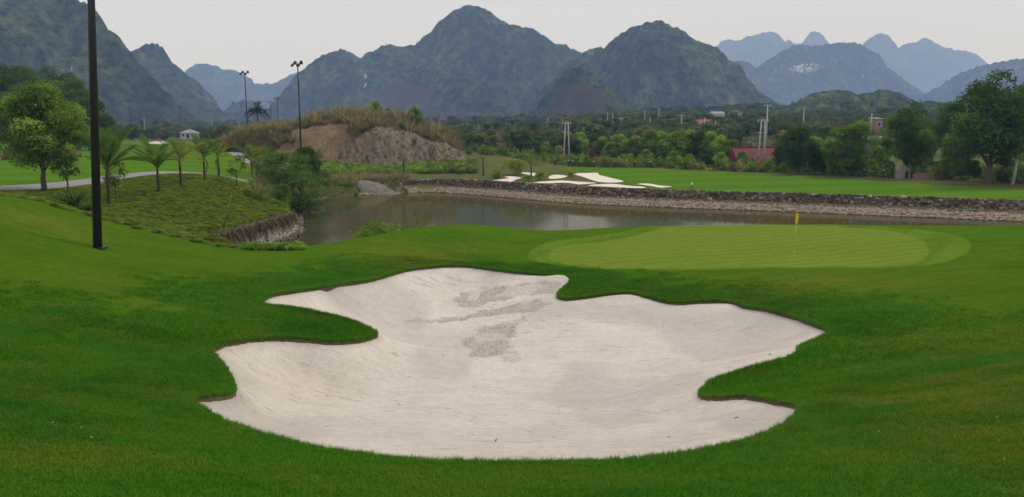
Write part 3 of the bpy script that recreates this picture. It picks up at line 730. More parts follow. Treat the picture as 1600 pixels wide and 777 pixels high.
mountain('mountain', 'tall central mountain with the highest pointed summit', [(395, 197), (420, 172), (440, 150), (462, 124), (480, 104), (500, 92), (512, 86), (522, 79), (532, 76), (542, 79), (551, 90), (557, 93), (570, 86), (582, 81), (595, 74), (606, 70), (616, 74), (632, 75), (645, 72), (658, 68), (664, 60), (678, 50), (693, 36), (710, 25), (724, 15), (738, 9), (748, 10), (760, 16), (772, 27), (783, 34), (790, 41), (798, 38), (812, 42), (828, 45), (838, 50), (845, 58), (852, 64), (868, 70), (880, 70), (893, 75), (903, 80), (911, 84), (930, 92), (960, 110), (1000, 140)], 1450, 4.2, 0.95, 0.05, 37,
         spurs=[([(640, 92), (680, 92), (720, 118), (750, 140), (775, 162)], [1380, 1300, 1230, 1180, 1140]), ([(560, 100), (600, 95), (650, 95)], [1400, 1340, 1330])],
         cliffs=[(571, 128, 5, 22, 0.62), (597, 117, 3, 10, 0.55), (622, 145, 3, 3, 0.5)], bares=[(625, 160, 60, 32, 1.0), (700, 188, 150, 16, 1.0), (820, 185, 70, 10, 0.7), (810, 168, 30, 6, 0.6)])
mountain('mountain', 'broad dome mountain with a notched shoulder right of the central summit', [(800, 185), (840, 150), (870, 122), (895, 95), (912, 84), (925, 78), (935, 75), (948, 77), (960, 68), (966, 57), (975, 53), (990, 50), (996, 43), (1008, 37), (1025, 34), (1040, 37), (1055, 43), (1065, 54), (1076, 60), (1090, 67), (1105, 71), (1118, 77), (1132, 88), (1143, 98), (1150, 112), (1155, 125), (1168, 138), (1185, 147), (1205, 157), (1225, 166), (1250, 178)], 1250, 4.0, 0.85, 0.05, 41,
         bares=[(1065, 150, 30, 10, 0.5), (980, 175, 60, 8, 0.4)])
mountain('mountain', 'small brown bare cone hill with dark trees along its top', [(825, 186), (845, 160), (862, 138), (876, 118), (888, 108), (903, 105), (918, 108), (932, 120), (950, 138), (968, 155), (990, 175)], 900, 3.2, 0.85, 0.02, 47,
         bares=[(905, 162, 52, 34, 1.2), (850, 182, 60, 14, 1.0)], cliffs=[(880, 135, 4, 4, 0.5), (954, 170, 2, 6, 0.5)], canopy=5.5)
mountain('mountain', 'pale blue far ridge with white cliff left of the sharp little peak', [(1090, 100), (1112, 78), (1126, 66), (1136, 61), (1146, 65), (1158, 64), (1172, 56), (1190, 52), (1205, 51), (1216, 54), (1224, 64), (1238, 70), (1250, 82), (1280, 110)], 3900, 10.5, 0.95, 0.02, 53, canopy=14, cliffs=[(1205, 80, 16, 9, 0.45)])
mountain('mountain', 'sharp pale blue little peak far behind the cliff hill', [(1238, 95), (1252, 72), (1262, 57), (1270, 49), (1276, 49), (1285, 56), (1293, 68), (1305, 90)], 4200, 10.5, 1.2, 0.01, 59, canopy=14)
mountain('mountain', 'pair of pale blue far peaks above the right trees', [(1320, 105), (1345, 78), (1353, 66), (1364, 56), (1375, 54), (1387, 57), (1396, 67), (1403, 78), (1411, 84), (1420, 76), (1430, 68), (1442, 62), (1451, 62), (1462, 70), (1476, 75), (1490, 80), (1510, 79), (1519, 84), (1527, 95), (1545, 108), (1580, 130)], 3700, 10, 0.95, 0.02, 61, canopy=14)
mountain('mountain', 'flat topped mountain with white limestone cliffs', [(1120, 150), (1135, 118), (1150, 95), (1165, 98), (1180, 107), (1196, 102), (1210, 92), (1225, 82), (1238, 75), (1250, 71), (1270, 72), (1290, 70), (1305, 68), (1322, 66), (1338, 69), (1350, 74), (1362, 82), (1375, 90), (1382, 103), (1392, 113), (1408, 122), (1422, 134), (1436, 150), (1450, 165)], 2200, 5.5, 1.0, 0.03, 67, canopy=9,
         cliffs=[(1262, 107, 34, 11, 0.66), (1342, 121, 13, 8, 0.62), (1240, 112, 8, 12, 0.55), (1300, 100, 14, 8, 0.4), (1322, 130, 6, 8, 0.45)])
mountain('mountain', 'dark slope rising behind the tall trees at the right edge', [(1420, 168), (1440, 152), (1460, 140), (1482, 126), (1500, 115), (1525, 106), (1545, 101), (1570, 96), (1600, 92), (1660, 84), (1740, 80), (1850, 90), (1950, 120)], 1900, 6, 0.8, 0.04, 71, cliffs=[(1575, 108, 6, 5, 0.5), (1500, 113, 25, 5, 0.3)])
mountain('hill', 'low wooded hill in front of the white cliff mountain', [(1160, 200), (1195, 184), (1225, 168), (1245, 158), (1262, 150), (1280, 145), (1300, 143), (1318, 141), (1332, 144), (1345, 152), (1360, 147), (1375, 143), (1392, 144), (1405, 152), (1425, 160), (1460, 161), (1500, 166), (1560, 172), (1640, 175), (1720, 190)], 640, 2.6, 0.55, 0.04, 79, canopy=5.0, bares=[(1255, 165, 20, 6, 0.6), (1470, 190, 40, 8, 0.6)])
mountain('hill', 'low wooded rise with houses below the dome mountain', [(830, 206), (870, 193), (915, 184), (960, 178), (1010, 172), (1060, 168), (1110, 170), (1160, 166), (1205, 164), (1245, 172), (1280, 186), (1310, 200)], 620, 2.4, 0.30, 0.04, 83, canopy=4.5, bares=[(1000, 190, 60, 6, 0.6), (1150, 186, 50, 5, 0.5)], front=2.6)
mountain('hill', 'low brown scrubby rise right of the rocky mound', [(600, 208), (650, 198), (700, 194), (750, 195), (800, 192), (850, 189), (890, 194), (930, 204)], 560, 2.4, 0.28, 0.04, 89, canopy=3.5, bares=[(760, 200, 130, 14, 0.9)], front=2.6)
# ------------------------------------------------------------------ leaf and blade builders
def leaf_quads(P, Nn, size, col, asp=0.5):
    """one rhombic leaf per point; P (n,3), Nn facing, size (n,), col (n,3)"""
    n = len(P)
    r = rng.normal(size=(n, 3)); a = np.cross(Nn, r); a /= np.linalg.norm(a, axis=1)[:, None] + 1e-9
    b = np.cross(Nn, a); b /= np.linalg.norm(b, axis=1)[:, None] + 1e-9
    s = np.asarray(size)[:, None]
    droop = np.array([0, 0, -0.25]) * s
    V = np.stack([P - a * s * 0.5, P + b * s * asp * 0.5, P + a * s * 0.5 + droop, P - b * s * asp * 0.5], 1).reshape(-1, 3)
    Fq = np.arange(4 * n).reshape(n, 4)
    return V, Fq, np.repeat(col, 4, 0)
def pal(cols, n, jit=0.25):
    c = np.array(cols)[rng.integers(0, len(cols), n)]
    return c * (1 + jit * rng.normal(size=(n, 1))).clip(0.4, 1.8)
def blob_leaves(blobs, n, leaf, cols, flat=0.0, asp=0.5, shell=0.55):
    vol = np.array([b[1][0] * b[1][1] for b in blobs]); k = rng.choice(len(blobs), n, p=vol / vol.sum())
    C = np.array([b[0] for b in blobs])[k]; Rr = np.array([b[1] for b in blobs])[k]
    d = rng.normal(size=(n, 3)); d /= np.linalg.norm(d, axis=1)[:, None]
    d[:, 2] = np.where((d[:, 2] < -0.3) & (rng.random(n) < 0.6), -d[:, 2], d[:, 2])
    rad = shell + (1 - shell) * rng.random(n) ** 0.5; rad *= 1 + 0.14 * rng.normal(size=n)
    P = C + d * Rr * rad[:, None]
    Nn = d * 0.8 + rng.normal(size=(n, 3)) * 0.65 + np.array([0, 0, 0.45 + flat]); Nn /= np.linalg.norm(Nn, axis=1)[:, None]
    bc = np.array([c for c in pal(cols, len(blobs), 0.16)])[k]
    col = (0.65 * bc + 0.35 * pal(cols, n, 0.2)) 
    return leaf_quads(P, Nn, leaf * (0.7 + 0.6 * rng.random(n)), col, asp)
def tree_meshes(name, H, W, th, nblob, br, nleaf, leaf, cols, tr, fork=4, lean=0.0, bark='bark', asp=0.55, flat=0.0, top=1.0, seed=0):
    """a tapered trunk with limbs and a crown of leaf clumps; sizes in metres"""
    rr = np.random.default_rng(seed + 100)
    ch = H - th; blobs = []
    tries = 0
    while len(blobs) < nblob and tries < 4000:
        tries += 1
        p = rr.uniform(-1, 1, 3)
        q = np.hypot(p[0], p[1]); 
        if q * q + (p[2] if p[2] > 0 else p[2] * 0.8) ** 2 > 1: continue
        if q < 0.35 and abs(p[2]) < 0.4: continue
        z = th + ch * (0.5 + 0.45 * p[2]); wz = W / 2 * (1.0 if p[2] < 0.2 else top)
        s = br * rr.uniform(0.65, 1.3)
        c = np.array([p[0] * (wz - s * 0.6) + lean * (z - th), p[1] * (wz - s * 0.6), min(z, H - s * 0.6)])
        blobs.append((c, np.array([s, s, s * rr.uniform(0.6, 0.85)])))
    V, Fq, Cc = blob_leaves(blobs, nleaf, leaf, cols, flat, asp)
    crown = mk_mesh(name + '_crown', V, Fq, M['leaf'], False, Cc)
    mb = MB()
    fk = np.array([lean * th * 0.6 + rr.normal() * 0.05, rr.normal() * 0.05, th * 0.8])
    mb.tube([(0, 0, -0.3), (0.02, 0, 0.02), fk * 0.55 + [rr.normal() * 0.03, 0, 0], fk], [tr * 1.5, tr * 1.15, tr * 0.95, tr * 0.8], 8)
    order = rr.permutation(len(blobs))[:max(fork, int(nblob * 0.6))]
    hubs = []
    for i in range(fork):
        e = blobs[order[i]][0] * [0.6, 0.6, 1]; e[2] = th + (e[2] - th) * 0.6
        mid = (fk + e) / 2 + [rr.normal() * 0.12, rr.normal() * 0.12, 0.15]
        mb.tube([fk - [0, 0, tr * 0.4], mid, e], [tr * 0.62, tr * 0.45, tr * 0.3], 6); hubs.append(e)
    for i in order[fork:]:
        t = blobs[i][0]; h = min(hubs, key=lambda q: np.linalg.norm(q - t))
        mb.tube([h, (h + t) / 2 + [0, 0, 0.1], t], [tr * 0.28, tr * 0.2, tr * 0.08], 5)
    return mb.mesh(name + '_trunk', M[bark], True), crown
def place_tree(name, meshes, loc, rz, s, label, cat='tree', group=None, sxy=1.0):
    o = empty(name, loc, rz, s); o.scale = (s * sxy, s * sxy, s)
    mk_obj('trunk', meshes[0], o); mk_obj('crown', meshes[1], o)
    return tag(o, label, cat, group)
def clump_mesh(name, r, h, n, leaf, cols, asp=0.45, flat=0.2, nb=5):
    bl = [(np.array([rng.uniform(-r, r) * 0.5, rng.uniform(-r, r) * 0.5, h * rng.uniform(0.35, 0.6)]), np.array([r * 0.6, r * 0.6, h * 0.5]) * rng.uniform(0.8, 1.1)) for _ in range(nb)]
    V, Fq, Cc = blob_leaves(bl, n, leaf, cols, flat, asp, 0.4); V[:, 2] = np.maximum(V[:, 2], -0.03)
    return mk_mesh(name, V, Fq, M['leaf'], False, Cc)
def blades_mesh(name, n, r, h, wd, cols, arch=0.35, seg=3, mat='leaf', spread=0.35, hv=0.3):
    """tapering arching blades of grass growing from a disc"""
    th = rng.random(n) * 2 * math.pi; rd = r * np.sqrt(rng.random(n)); B = np.stack([rd * np.cos(th), rd * np.sin(th), np.zeros(n)], 1)
    az = rng.random(n) * 2 * math.pi; D = np.stack([np.cos(az), np.sin(az), np.zeros(n)], 1)
    S = np.stack([-np.sin(az + rng.normal(size=n) * 0.5), np.cos(az), np.zeros(n)], 1)
    L_ = h * (1 + hv * rng.normal(size=n)).clip(0.35, 1.7); tilt = spread * rng.random(n)
    V = []
    for k in range(seg + 1):
        t = k / seg
        ctr = B + D * (L_ * (tilt * t + arch * t * t))[:, None] + np.stack([np.zeros(n), np.zeros(n), L_ * (t - 0.35 * arch * t * t)], 1)
        wk = wd * (1 - t) ** 0.7 * 0.5
        if k < seg: V += [ctr - S * wk, ctr + S * wk]
        else: V += [ctr]
    V = np.stack(V, 1); m_ = V.shape[1]; base = np.arange(n)[:, None] * m_
    T = []
    for k in range(seg - 1):
        T.append(base + np.array([2 * k, 2 * k + 1, 2 * k + 3])); T.append(base + np.array([2 * k, 2 * k + 3, 2 * k + 2]))
    T.append(base + np.array([2 * seg - 2, 2 * seg - 1, 2 * seg]))
    col = np.repeat(pal(cols, n, 0.2), m_, 0)
    return mk_mesh(name, V.reshape(-1, 3), np.concatenate(T), M[mat], False, col)

def scatter(name, pts, protos, label, rot=None, scl=None, tilt=0.0, weights=None, kind='stuff'):
    """one uncountable mass: prototypes repeated on points"""
    pts = np.asarray(pts, float); n = len(pts)
    me = mk_mesh(name, pts, [])
    if rot is None: rot = np.column_stack([rng.normal(size=n) * tilt, rng.normal(size=n) * tilt, rng.random(n) * 6.283])
    if scl is None: scl = rng.uniform(0.75, 1.3, n)
    scl = np.asarray(scl, float); scl = np.repeat(scl[:, None], 3, 1) if scl.ndim == 1 else scl
    for nme, arr in (('rot', rot), ('scl', scl)):
        a_ = me.attributes.new(nme, 'FLOAT_VECTOR', 'POINT'); a_.data.foreach_set('vector', np.asarray(arr, float).ravel())
    pk = rng.choice(len(protos), n, p=None if weights is None else np.array(weights) / np.sum(weights))
    ng = bpy.data.node_groups.new(name + '_scatter', 'GeometryNodeTree')
    ng.interface.new_socket('Geometry', in_out='INPUT', socket_type='NodeSocketGeometry'); ng.interface.new_socket('Geometry', in_out='OUTPUT', socket_type='NodeSocketGeometry')
    N, L = ng.nodes, ng.links
    gi, go, jn = N.new('NodeGroupInput'), N.new('NodeGroupOutput'), N.new('GeometryNodeJoinGeometry')
    def named(nm_, ty):
        q = N.new('GeometryNodeInputNamedAttribute'); q.data_type = ty; q.inputs['Name'].default_value = nm_; return q.outputs['Attribute']
    rs, ss = named('rot', 'FLOAT_VECTOR'), named('scl', 'FLOAT_VECTOR')
    for k, pm in enumerate(protos):
        a_ = me.attributes.new('pick%d' % k, 'BOOLEAN', 'POINT'); a_.data.foreach_set('value', pk == k)
        src = bpy.data.objects.new(name + '_source', pm)
        oi = N.new('GeometryNodeObjectInfo'); oi.inputs['Object'].default_value = src; oi.inputs['As Instance'].default_value = False
        ip = N.new('GeometryNodeInstanceOnPoints')
        L.new(gi.outputs[0], ip.inputs['Points']); L.new(oi.outputs['Geometry'], ip.inputs['Instance']); L.new(named('pick%d' % k, 'BOOLEAN'), ip.inputs['Selection'])
        L.new(rs, ip.inputs['Rotation']); L.new(ss, ip.inputs['Scale']); L.new(ip.outputs[0], jn.inputs[0])
    L.new(jn.outputs[0], go.inputs[0])
    o = mk_obj(name, me); md = o.modifiers.new('scatter', 'NODES'); md.node_group = ng
    return tag(o, label, None, None, kind)
def rand_in(poly, n):
    lo, hi = poly.min(0), poly.max(0); out = np.zeros((0, 2))
    while len(out) < n:
        q = rng.uniform(lo, hi, (n * 2, 2)); out = np.concatenate([out, q[inside(q[:, 0], q[:, 1], poly)]])
    return out[:n]
def on_ground(xy, dz=0.0): return np.column_stack([xy, land(xy[:, 0], xy[:, 1]) + dz])
def ground_at(u, d):
    """ground point seen along picture column u at distance d"""
    x = (u - 800) / F * d / CP; x = (u - 800) / F * (d * CP + (CAMZ - land1(x, d)) * SP)
    return np.array([x, d, land1(x, d)])
def px_h(v0, v1, d): return abs(v1 - v0) / F * d * 1.0

# ------------------------------------------------------------------ the rocky mound beyond the pond
M['rock'] = None
def m_rock():
    m, N, L, o = nm('mound_rock')
    P = pos(N, L)
    n1 = noise(N, L, P, 0.35, 5, 0.65); n2 = noise(N, L, P, 2.2, 5, 0.7); n3 = noise(N, L, pos(N, L, (1.6, 1.6, 0.35), (0, 0.35, 0)), 1.0, 5, 0.7)
    earth = ramp(N, L, n1, [(0.30, (0.19, 0.12, 0.058)), (0.52, (0.31, 0.205, 0.098)), (0.75, (0.42, 0.295, 0.145))])
    stone = ramp(N, L, n3, [(0.36, (0.06, 0.044, 0.028)), (0.48, (0.21, 0.165, 0.105)), (0.68, (0.35, 0.29, 0.195))])
    f = math_n(N, L, 'ADD', attr(N, 'stone'), math_n(N, L, 'MULTIPLY', math_n(N, L, 'SUBTRACT', n1, 0.5), 1.2))
    c = mixc(N, L, ramp(N, L, f, [(0.42, (0, 0, 0)), (0.56, (1, 1, 1))]), earth, stone)
    g = math_n(N, L, 'ADD', attr(N, 'grassy'), math_n(N, L, 'MULTIPLY', math_n(N, L, 'SUBTRACT', n2, 0.5), 0.8))
    c = mixc(N, L, ramp(N, L, g, [(0.45, (0, 0, 0)), (0.6, (1, 1, 1))]), c, mixc(N, L, n2, (0.12, 0.105, 0.045), (0.20, 0.165, 0.08)))
    c = mixc(N, L, 1.0, c, ramp(N, L, n2, [(0.3, (0.65,) * 3), (0.7, (1.25,) * 3)]), 'MULTIPLY')
    princ(N, L, o, c, 0.95, bump(N, L, math_n(N, L, 'ADD', n3, n2), 0.9, 0.4), 0.1)
    return m
M['rock'] = m_rock()
MD = 128.0
m_sky = np.array([at_y(u, v, MD + 9) for u, v in [(352, 232), (368, 216), (385, 205), (405, 200), (440, 197), (465, 193), (490, 187), (515, 179), (540, 176), (565, 178), (590, 181), (615, 184), (640, 193), (665, 202), (685, 210), (700, 217), (712, 228), (726, 243), (740, 250)]])
mx_ = np.arange(-62, -6, 0.32); my_ = np.arange(112, 172, 0.36)
XX, YY = np.meshgrid(mx_, my_); x, y = XX.ravel(), YY.ravel()
top = np.interp(x, m_sky[:, 0], m_sky[:, 2], left=-3, right=-3); g0 = land(x, y)
hgt = top - g0
fr = MD - 5.5 + 1.6 * fbm(x * 0.12, x * 0, 91, 3) + 5.0 * sstep(-24, -8, x) + 3 * sstep(-34, -50, x)      # foot of the face
t = y - fr
rocky = sstep(-31, -17, x + 5 * fbm(x * 0.22, y * 0.3, 92, 3))
face = 0.74 * sstep(0, 6.5 - 2.0 * rocky, t) ** (1.0 - 0.25 * rocky) + 0.26 * sstep(4, 13, t)
bk = sstep(40, 17, t)
blk = ridged(x * 0.16 + y * 0.10, y * 0.05 + x * 0.4, 95, 3); crag = fbm(x * 0.9, y * 0.6, 96, 4)
steep = sstep(0, 2, t) * sstep(9, 4, t)
hh = hgt * face * bk + steep * (rocky * (2.6 * (blk - 0.6) + 1.1 * crag) + (1 - rocky) * (0.55 * crag + 0.5 * (ridged(x * 0.12, y * 0.3, 97, 3) - 0.6)))
hh = hh + 0.2 * fbm(x * 0.5, y * 0.5, 98, 3)
z = np.where(t > -1.5, g0 - 0.35 + np.maximum(hh, -0.4) * sstep(-1.5, 0.5, t), g0 - 0.6)
grassy = np.clip(sstep(0.74, 0.90, face) + sstep(-39, -44, x) * 1.0 + 0.6 * sstep(-24, -38, x) * sstep(0.25, 0.6, face) * 0, 0, 1)
fi = np.arange(len(x)).reshape(XX.shape); q = np.stack([fi[:-1, :-1].ravel(), fi[:-1, 1:].ravel(), fi[1:, 1:].ravel(), fi[1:, :-1].ravel()], 1)
q = q[((z - g0)[q] > -0.34).any(1)]; u_, inv = np.unique(q, return_inverse=True)
tag(mk_obj('mound', mk_mesh('mound', np.column_stack([x, y, z])[u_], inv.reshape(-1, 4), M['rock'], True, None, {'stone': rocky[u_] * 0.95, 'grassy': grassy[u_]})),
    'brown earth and grey rock mound beyond the pond', None, None, 'structure')
mz = z; mface = face; mgz = g0
def mound_z(px_, py_):
    i = np.clip(np.rint((px_ - mx_[0]) / 0.32).astype(int), 0, len(mx_) - 1); j = np.clip(np.rint((py_ - my_[0]) / 0.36).astype(int), 0, len(my_) - 1)
    return np.maximum(mz.reshape(XX.shape)[j, i], mgz.reshape(XX.shape)[j, i])
dry = [(0.29, 0.226, 0.133), (0.218, 0.162, 0.092), (0.387, 0.314, 0.194), (0.158, 0.157, 0.066), (0.158, 0.116, 0.066)]
drygreen = [(0.15, 0.16, 0.05), (0.20, 0.18, 0.075), (0.10, 0.13, 0.035)]
reed = [blades_mesh('dry_reed', 46, 0.35, 1.25, 0.055, dry, 0.45, 3, 'leaf', 0.4), blades_mesh('dry_reed_tall', 40, 0.3, 1.6, 0.06, dry, 0.55, 3, 'leaf', 0.35), blades_mesh('green_reed', 40, 0.3, 1.1, 0.06, drygreen, 0.5, 3, 'leaf', 0.4)]
sel = (mface > 0.80 + 0.08 * fbm(x * 0.2, y * 0.2, 71, 3)) & (y < 152) & (hgt > 1.2) & (mz > mgz + 0.3)
cand = np.nonzero(sel)[0]; cand = rng.choice(cand, min(1300, len(cand)), replace=False)
cand2 = np.nonzero((mface > 0.08) & (mface < 0.8) & (hgt > 1.0) & (x < -37 + 2 * fbm(x * .2, y * .2, 73, 2)) & (t > 0))[0]; cand2 = rng.choice(cand2, min(420, len(cand2)), replace=False)
cand3 = np.nonzero((mface > 0.5) & (mface < 0.8) & (hgt > 1.0) & (fbm(x * 0.25, y * 0.25, 77, 2) > 0.28))[0]; cand3 = rng.choice(cand3, min(150, len(cand3)), replace=False)
cand = np.concatenate([cand, cand2, cand3])
pp = np.column_stack([x[cand] + rng.normal(size=len(cand)) * 0.15, y[cand] + rng.normal(size=len(cand)) * 0.15, mz[cand] - 0.08])
scatter('dry_grass', pp, reed, 'tall dry tan grass covering the top of the rocky mound', scl=rng.uniform(0.55, 1.2, len(pp)) * np.where(rng.random(len(pp)) < 0.15, 1.45, 1) * (0.6 + 0.8 * vnoise(pp[:, 0] / 3.0, pp[:, 1] / 3.0, 55)), weights=[5, 3, 2.2], tilt=0.12)

# ------------------------------------------------------------------ retaining walls round the pond
def m_stone():
    m, N, L, o = nm('wall_stone')
    t = attr(N, 'tint', 'Color'); n_ = noise(N, L, pos(N, L), 5, 5, 0.7)
    c = mixc(N, L, 1.0, t, ramp(N, L, n_, [(0.3, (0.6,) * 3), (0.7, (1.3,) * 3)]), 'MULTIPLY')
    princ(N, L, o, c, 0.95, bump(N, L, n_, 0.6, 0.05), 0.15); return m
M['stone'] = m_stone()
M['mortar'] = m_plain('dark_joint', (0.075, 0.062, 0.048), 0.95, 0.3, 3)
def resample(P, st):
    P = np.asarray(P, float); s_ = np.concatenate([[0], np.cumsum(np.linalg.norm(np.diff(P, axis=0), axis=1))]); k = np.arange(0, s_[-1], st)
    return np.stack([np.interp(k, s_, P[:, i]) for i in range(P.shape[1])], 1)
def outward(C, sgn):
    tg_ = np.gradient(C, axis=0); tg_ /= np.linalg.norm(tg_, axis=1)[:, None]; return np.stack([-tg_[:, 1], tg_[:, 0]], 1) * sgn
BOX8 = np.array([[-1, -1, -1], [1, -1, -1], [1, 1, -1], [-1, 1, -1], [-1, -1, 1], [1, -1, 1], [1, 1, 1], [-1, 1, 1]], float)
BOXF = np.array([(0, 3, 2, 1), (4, 5, 6, 7), (0, 1, 5, 4), (1, 2, 6, 5), (2, 3, 7, 6), (3, 0, 4, 7)])
def stones(C, T, Nn, U, sl, sn_, su, cols):
    """many rough blocks: centres C, axes T,Nn,U, half sizes, colours"""
    n = len(C); sh = BOX8[None] * (1 + 0.28 * rng.normal(size=(n, 8, 3))).clip(0.45, 1.5)
    V = C[:, None] + sh[:, :, :1] * (sl[:, None, None] * T[:, None]) + sh[:, :, 1:2] * (sn_[:, None, None] * Nn[:, None]) + sh[:, :, 2:] * (su[:, None, None] * U[:, None])
    return V.reshape(-1, 3), (np.arange(n)[:, None, None] * 8 + BOXF[None]).reshape(-1, 4), np.repeat(cols, 8, 0)
back = resample(smooth_open(POND[BACK0:BACK1 + 1], 6), 0.5)
on = outward(back, 1)
if inside(back[5:6, 0] + on[5:6, 0], back[5:6, 1] + on[5:6, 1], POND)[0]: on = -on
back_s = resample(back, 0.5)
def strip(name, rows, mat, parent=None, smooth=False):
    n = len(rows[0]); V = np.concatenate(rows); Fq = [(r * n + i, r * n + i + 1, (r + 1) * n + i + 1, (r + 1) * n + i) for r in range(len(rows) - 1) for i in range(n - 1)]
    return mk_obj(name, mk_mesh(name, V, Fq, mat, smooth), parent)
wl0 = back + on * 2.75; wtop = land0((back + on * 3.4)[:, 0], (back + on * 3.4)[:, 1]) + 0.02
wtop = np.convolve(np.pad(wtop, 6, 'edge'), np.ones(13) / 13, 'valid') + 0.06 * fbm(np.arange(len(wtop)) * 0.12, np.zeros(len(wtop)), 5, 3)
W_ = tag(empty('stone_wall', (float(wl0[0, 0]), float(wl0[0, 1]), 0)), 'long dark rubble stone retaining wall along the far side of the pond', 'wall', None, 'thing')
off = -np.array([wl0[0, 0], wl0[0, 1], 0])
def zc_(P, z_): return np.column_stack([P, z_ * np.ones(len(P))]) + off
strip('wall_core', [zc_(wl0 + on * 0.16, 0.5), zc_(wl0 + on * 0.16, wtop - 0.04), zc_(wl0 + on * 0.62, wtop - 0.03), zc_(wl0 + on * 0.62, 0.5)], M['mortar'], W_)
rows_ = [np.column_stack([back + on * s_, np.maximum(land0((back + on * s_)[:, 0], (back + on * s_)[:, 1]), 0) + 0.03 if s_ > 3.6 else wtop - 0.01]) for s_ in (3.12, 3.5, 4.1, 4.8, 5.3)]
cut_ = int(np.nonzero(back[:, 0] / back[:, 1] > 200 / F)[0][0])
tag(strip('turf_edge', [r_[cut_:] for r_ in rows_], M['fairway'], None, True), 'green turf edge along the top of the stone wall', None, None, 'structure')
tag(strip('turf_edge', [r_[:cut_ + 1] for r_ in rows_], M['rough'], None, True), 'olive turf edge of the stone wall below the far bunkers', None, None, 'structure')
strip('apron_core', [zc_(back - on * 0.35, -0.35), zc_(back + on * 0.05, -0.02), zc_(back + on * 1.2, 0.36), zc_(back + on * 2.95, 0.72)], M['mortar'], W_)
C_, T_, N_, S_, K_ = [], [], [], [], []
z_lo = 0.62
for lay in range(6):
    k = 0.0; s_arr = np.concatenate([[0], np.cumsum(np.linalg.norm(np.diff(wl0, axis=0), axis=1))])
    while k < s_arr[-1]:
        l_ = rng.uniform(0.16, 0.42); i = min(int(np.searchsorted(s_arr, k)), len(wl0) - 2)
        px_ = np.array([np.interp(k, s_arr, wl0[:, 0]), np.interp(k, s_arr, wl0[:, 1])]); zt = np.interp(k, s_arr, wtop) + 0.03
        hz_ = (zt - z_lo) / 6; tdir = wl0[i + 1] - wl0[i]; tdir = tdir / np.linalg.norm(tdir)
        C_.append([px_[0] + on[i, 0] * (0.22 + rng.normal() * 0.035), px_[1] + on[i, 1] * (0.22 + rng.normal() * 0.035), z_lo + hz_ * (lay + 0.5) + rng.normal() * 0.02]); T_.append([*tdir, rng.normal() * 0.12]); N_.append([*on[i], 0]); S_.append((l_ * 0.5, 0.15, hz_ * 0.54))
        base_ = np.array([(0.14, 0.108, 0.075), (0.19, 0.155, 0.11), (0.075, 0.06, 0.045), (0.30, 0.26, 0.21), (0.17, 0.115, 0.07)][rng.choice(5, p=[.3, .25, .2, .12, .13])])
        K_.append(base_ * [1.3, 1.22, 1.12] * (1 + 0.18 * rng.normal())); k += l_ * 1.02
C_, T_, N_, S_, K_ = map(np.array, (C_, T_, N_, S_, K_))
V, Fq, Cc = stones(C_ + off, T_, N_, np.tile([0, 0, 1.0], (len(C_), 1)), S_[:, 0], S_[:, 1], S_[:, 2], K_.clip(0.02, 1))
tag(mk_obj('stones', mk_mesh('stones', V, Fq, M['stone'], False, Cc), W_), None, None, None, 'stuff')
n = 13000; k = rng.uniform(0, len(back) - 1.01, n); i = k.astype(int); fr_ = (k - i)[:, None]; bp_ = back[i] * (1 - fr_) + back[i + 1] * fr_
sdv = rng.uniform(-0.25, 2.85, n); zz = np.interp(sdv, [-0.35, 0.05, 1.2, 2.95], [-0.35, -0.02, 0.36, 0.72]); cc = bp_ + on[i] * sdv[:, None]
tdir = np.column_stack([np.gradient(back, axis=0)[i], np.zeros(n)]); tdir /= np.linalg.norm(tdir, axis=1)[:, None]
upn = np.column_stack([-on[i] * 0.36, np.ones(n)]); upn /= np.linalg.norm(upn, axis=1)[:, None]; acr = np.cross(upn, tdir)
pale = pal([(0.235, 0.205, 0.16), (0.20, 0.17, 0.13), (0.28, 0.25, 0.20), (0.16, 0.13, 0.095)], n, 0.12)
pale = pale * [1.3, 1.16, 0.96]
dark_upper = (sdv > 1.9)[:, None] & (rng.random((n, 1)) < 0.55); pale = np.where(dark_upper, pale * [0.55, 0.5, 0.46], pale)  # upper apron stones darkened at random
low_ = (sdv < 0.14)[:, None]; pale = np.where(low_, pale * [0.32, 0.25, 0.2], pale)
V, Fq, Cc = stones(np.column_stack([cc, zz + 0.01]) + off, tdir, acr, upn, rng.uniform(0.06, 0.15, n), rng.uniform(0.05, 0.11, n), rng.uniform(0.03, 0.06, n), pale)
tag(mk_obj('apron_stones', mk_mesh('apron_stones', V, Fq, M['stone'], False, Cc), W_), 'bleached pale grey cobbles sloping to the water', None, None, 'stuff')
# left bank: pale block wall under dead hanging creeper
lb = resample(smooth_open(np.array([(-17.9, 46), *POND[1:BACK0]]), 5), 0.4); ln = outward(lb, 1)
if inside(lb[8:9, 0] + ln[8:9, 0] * 0.5, lb[8:9, 1] + ln[8:9, 1] * 0.5, POND)[0]: ln = -ln
ltop = land0((lb + ln * 1.1)[:, 0], (lb + ln * 1.1)[:, 1]); ltop = np.convolve(np.pad(ltop, 4, 'edge'), np.ones(9) / 9, 'valid').clip(1.35, 1.75) - 0.95 * sstep(33, 52, np.arange(len(lb)))
W2 = tag(empty('bank_wall', (float(lb[0, 0]), float(lb[0, 1]), 0)), 'pale block bank wall with dead brown creeper at the near corner of the pond', 'wall', None, 'thing')
off2 = -np.array([lb[0, 0], lb[0, 1], 0])
def zc2(P, z_): return np.column_stack([P, z_ * np.ones(len(P))]) + off2
strip('wall_core', [zc2(lb - ln * 0.35, -0.4), zc2(lb - ln * 0.30, 0.16), zc2(lb + ln * 0.1, 0.2), zc2(lb + ln * 0.42, ltop - 0.02), zc2(lb + ln * 1.0, ltop - 0.02)], M['mortar'], W2)
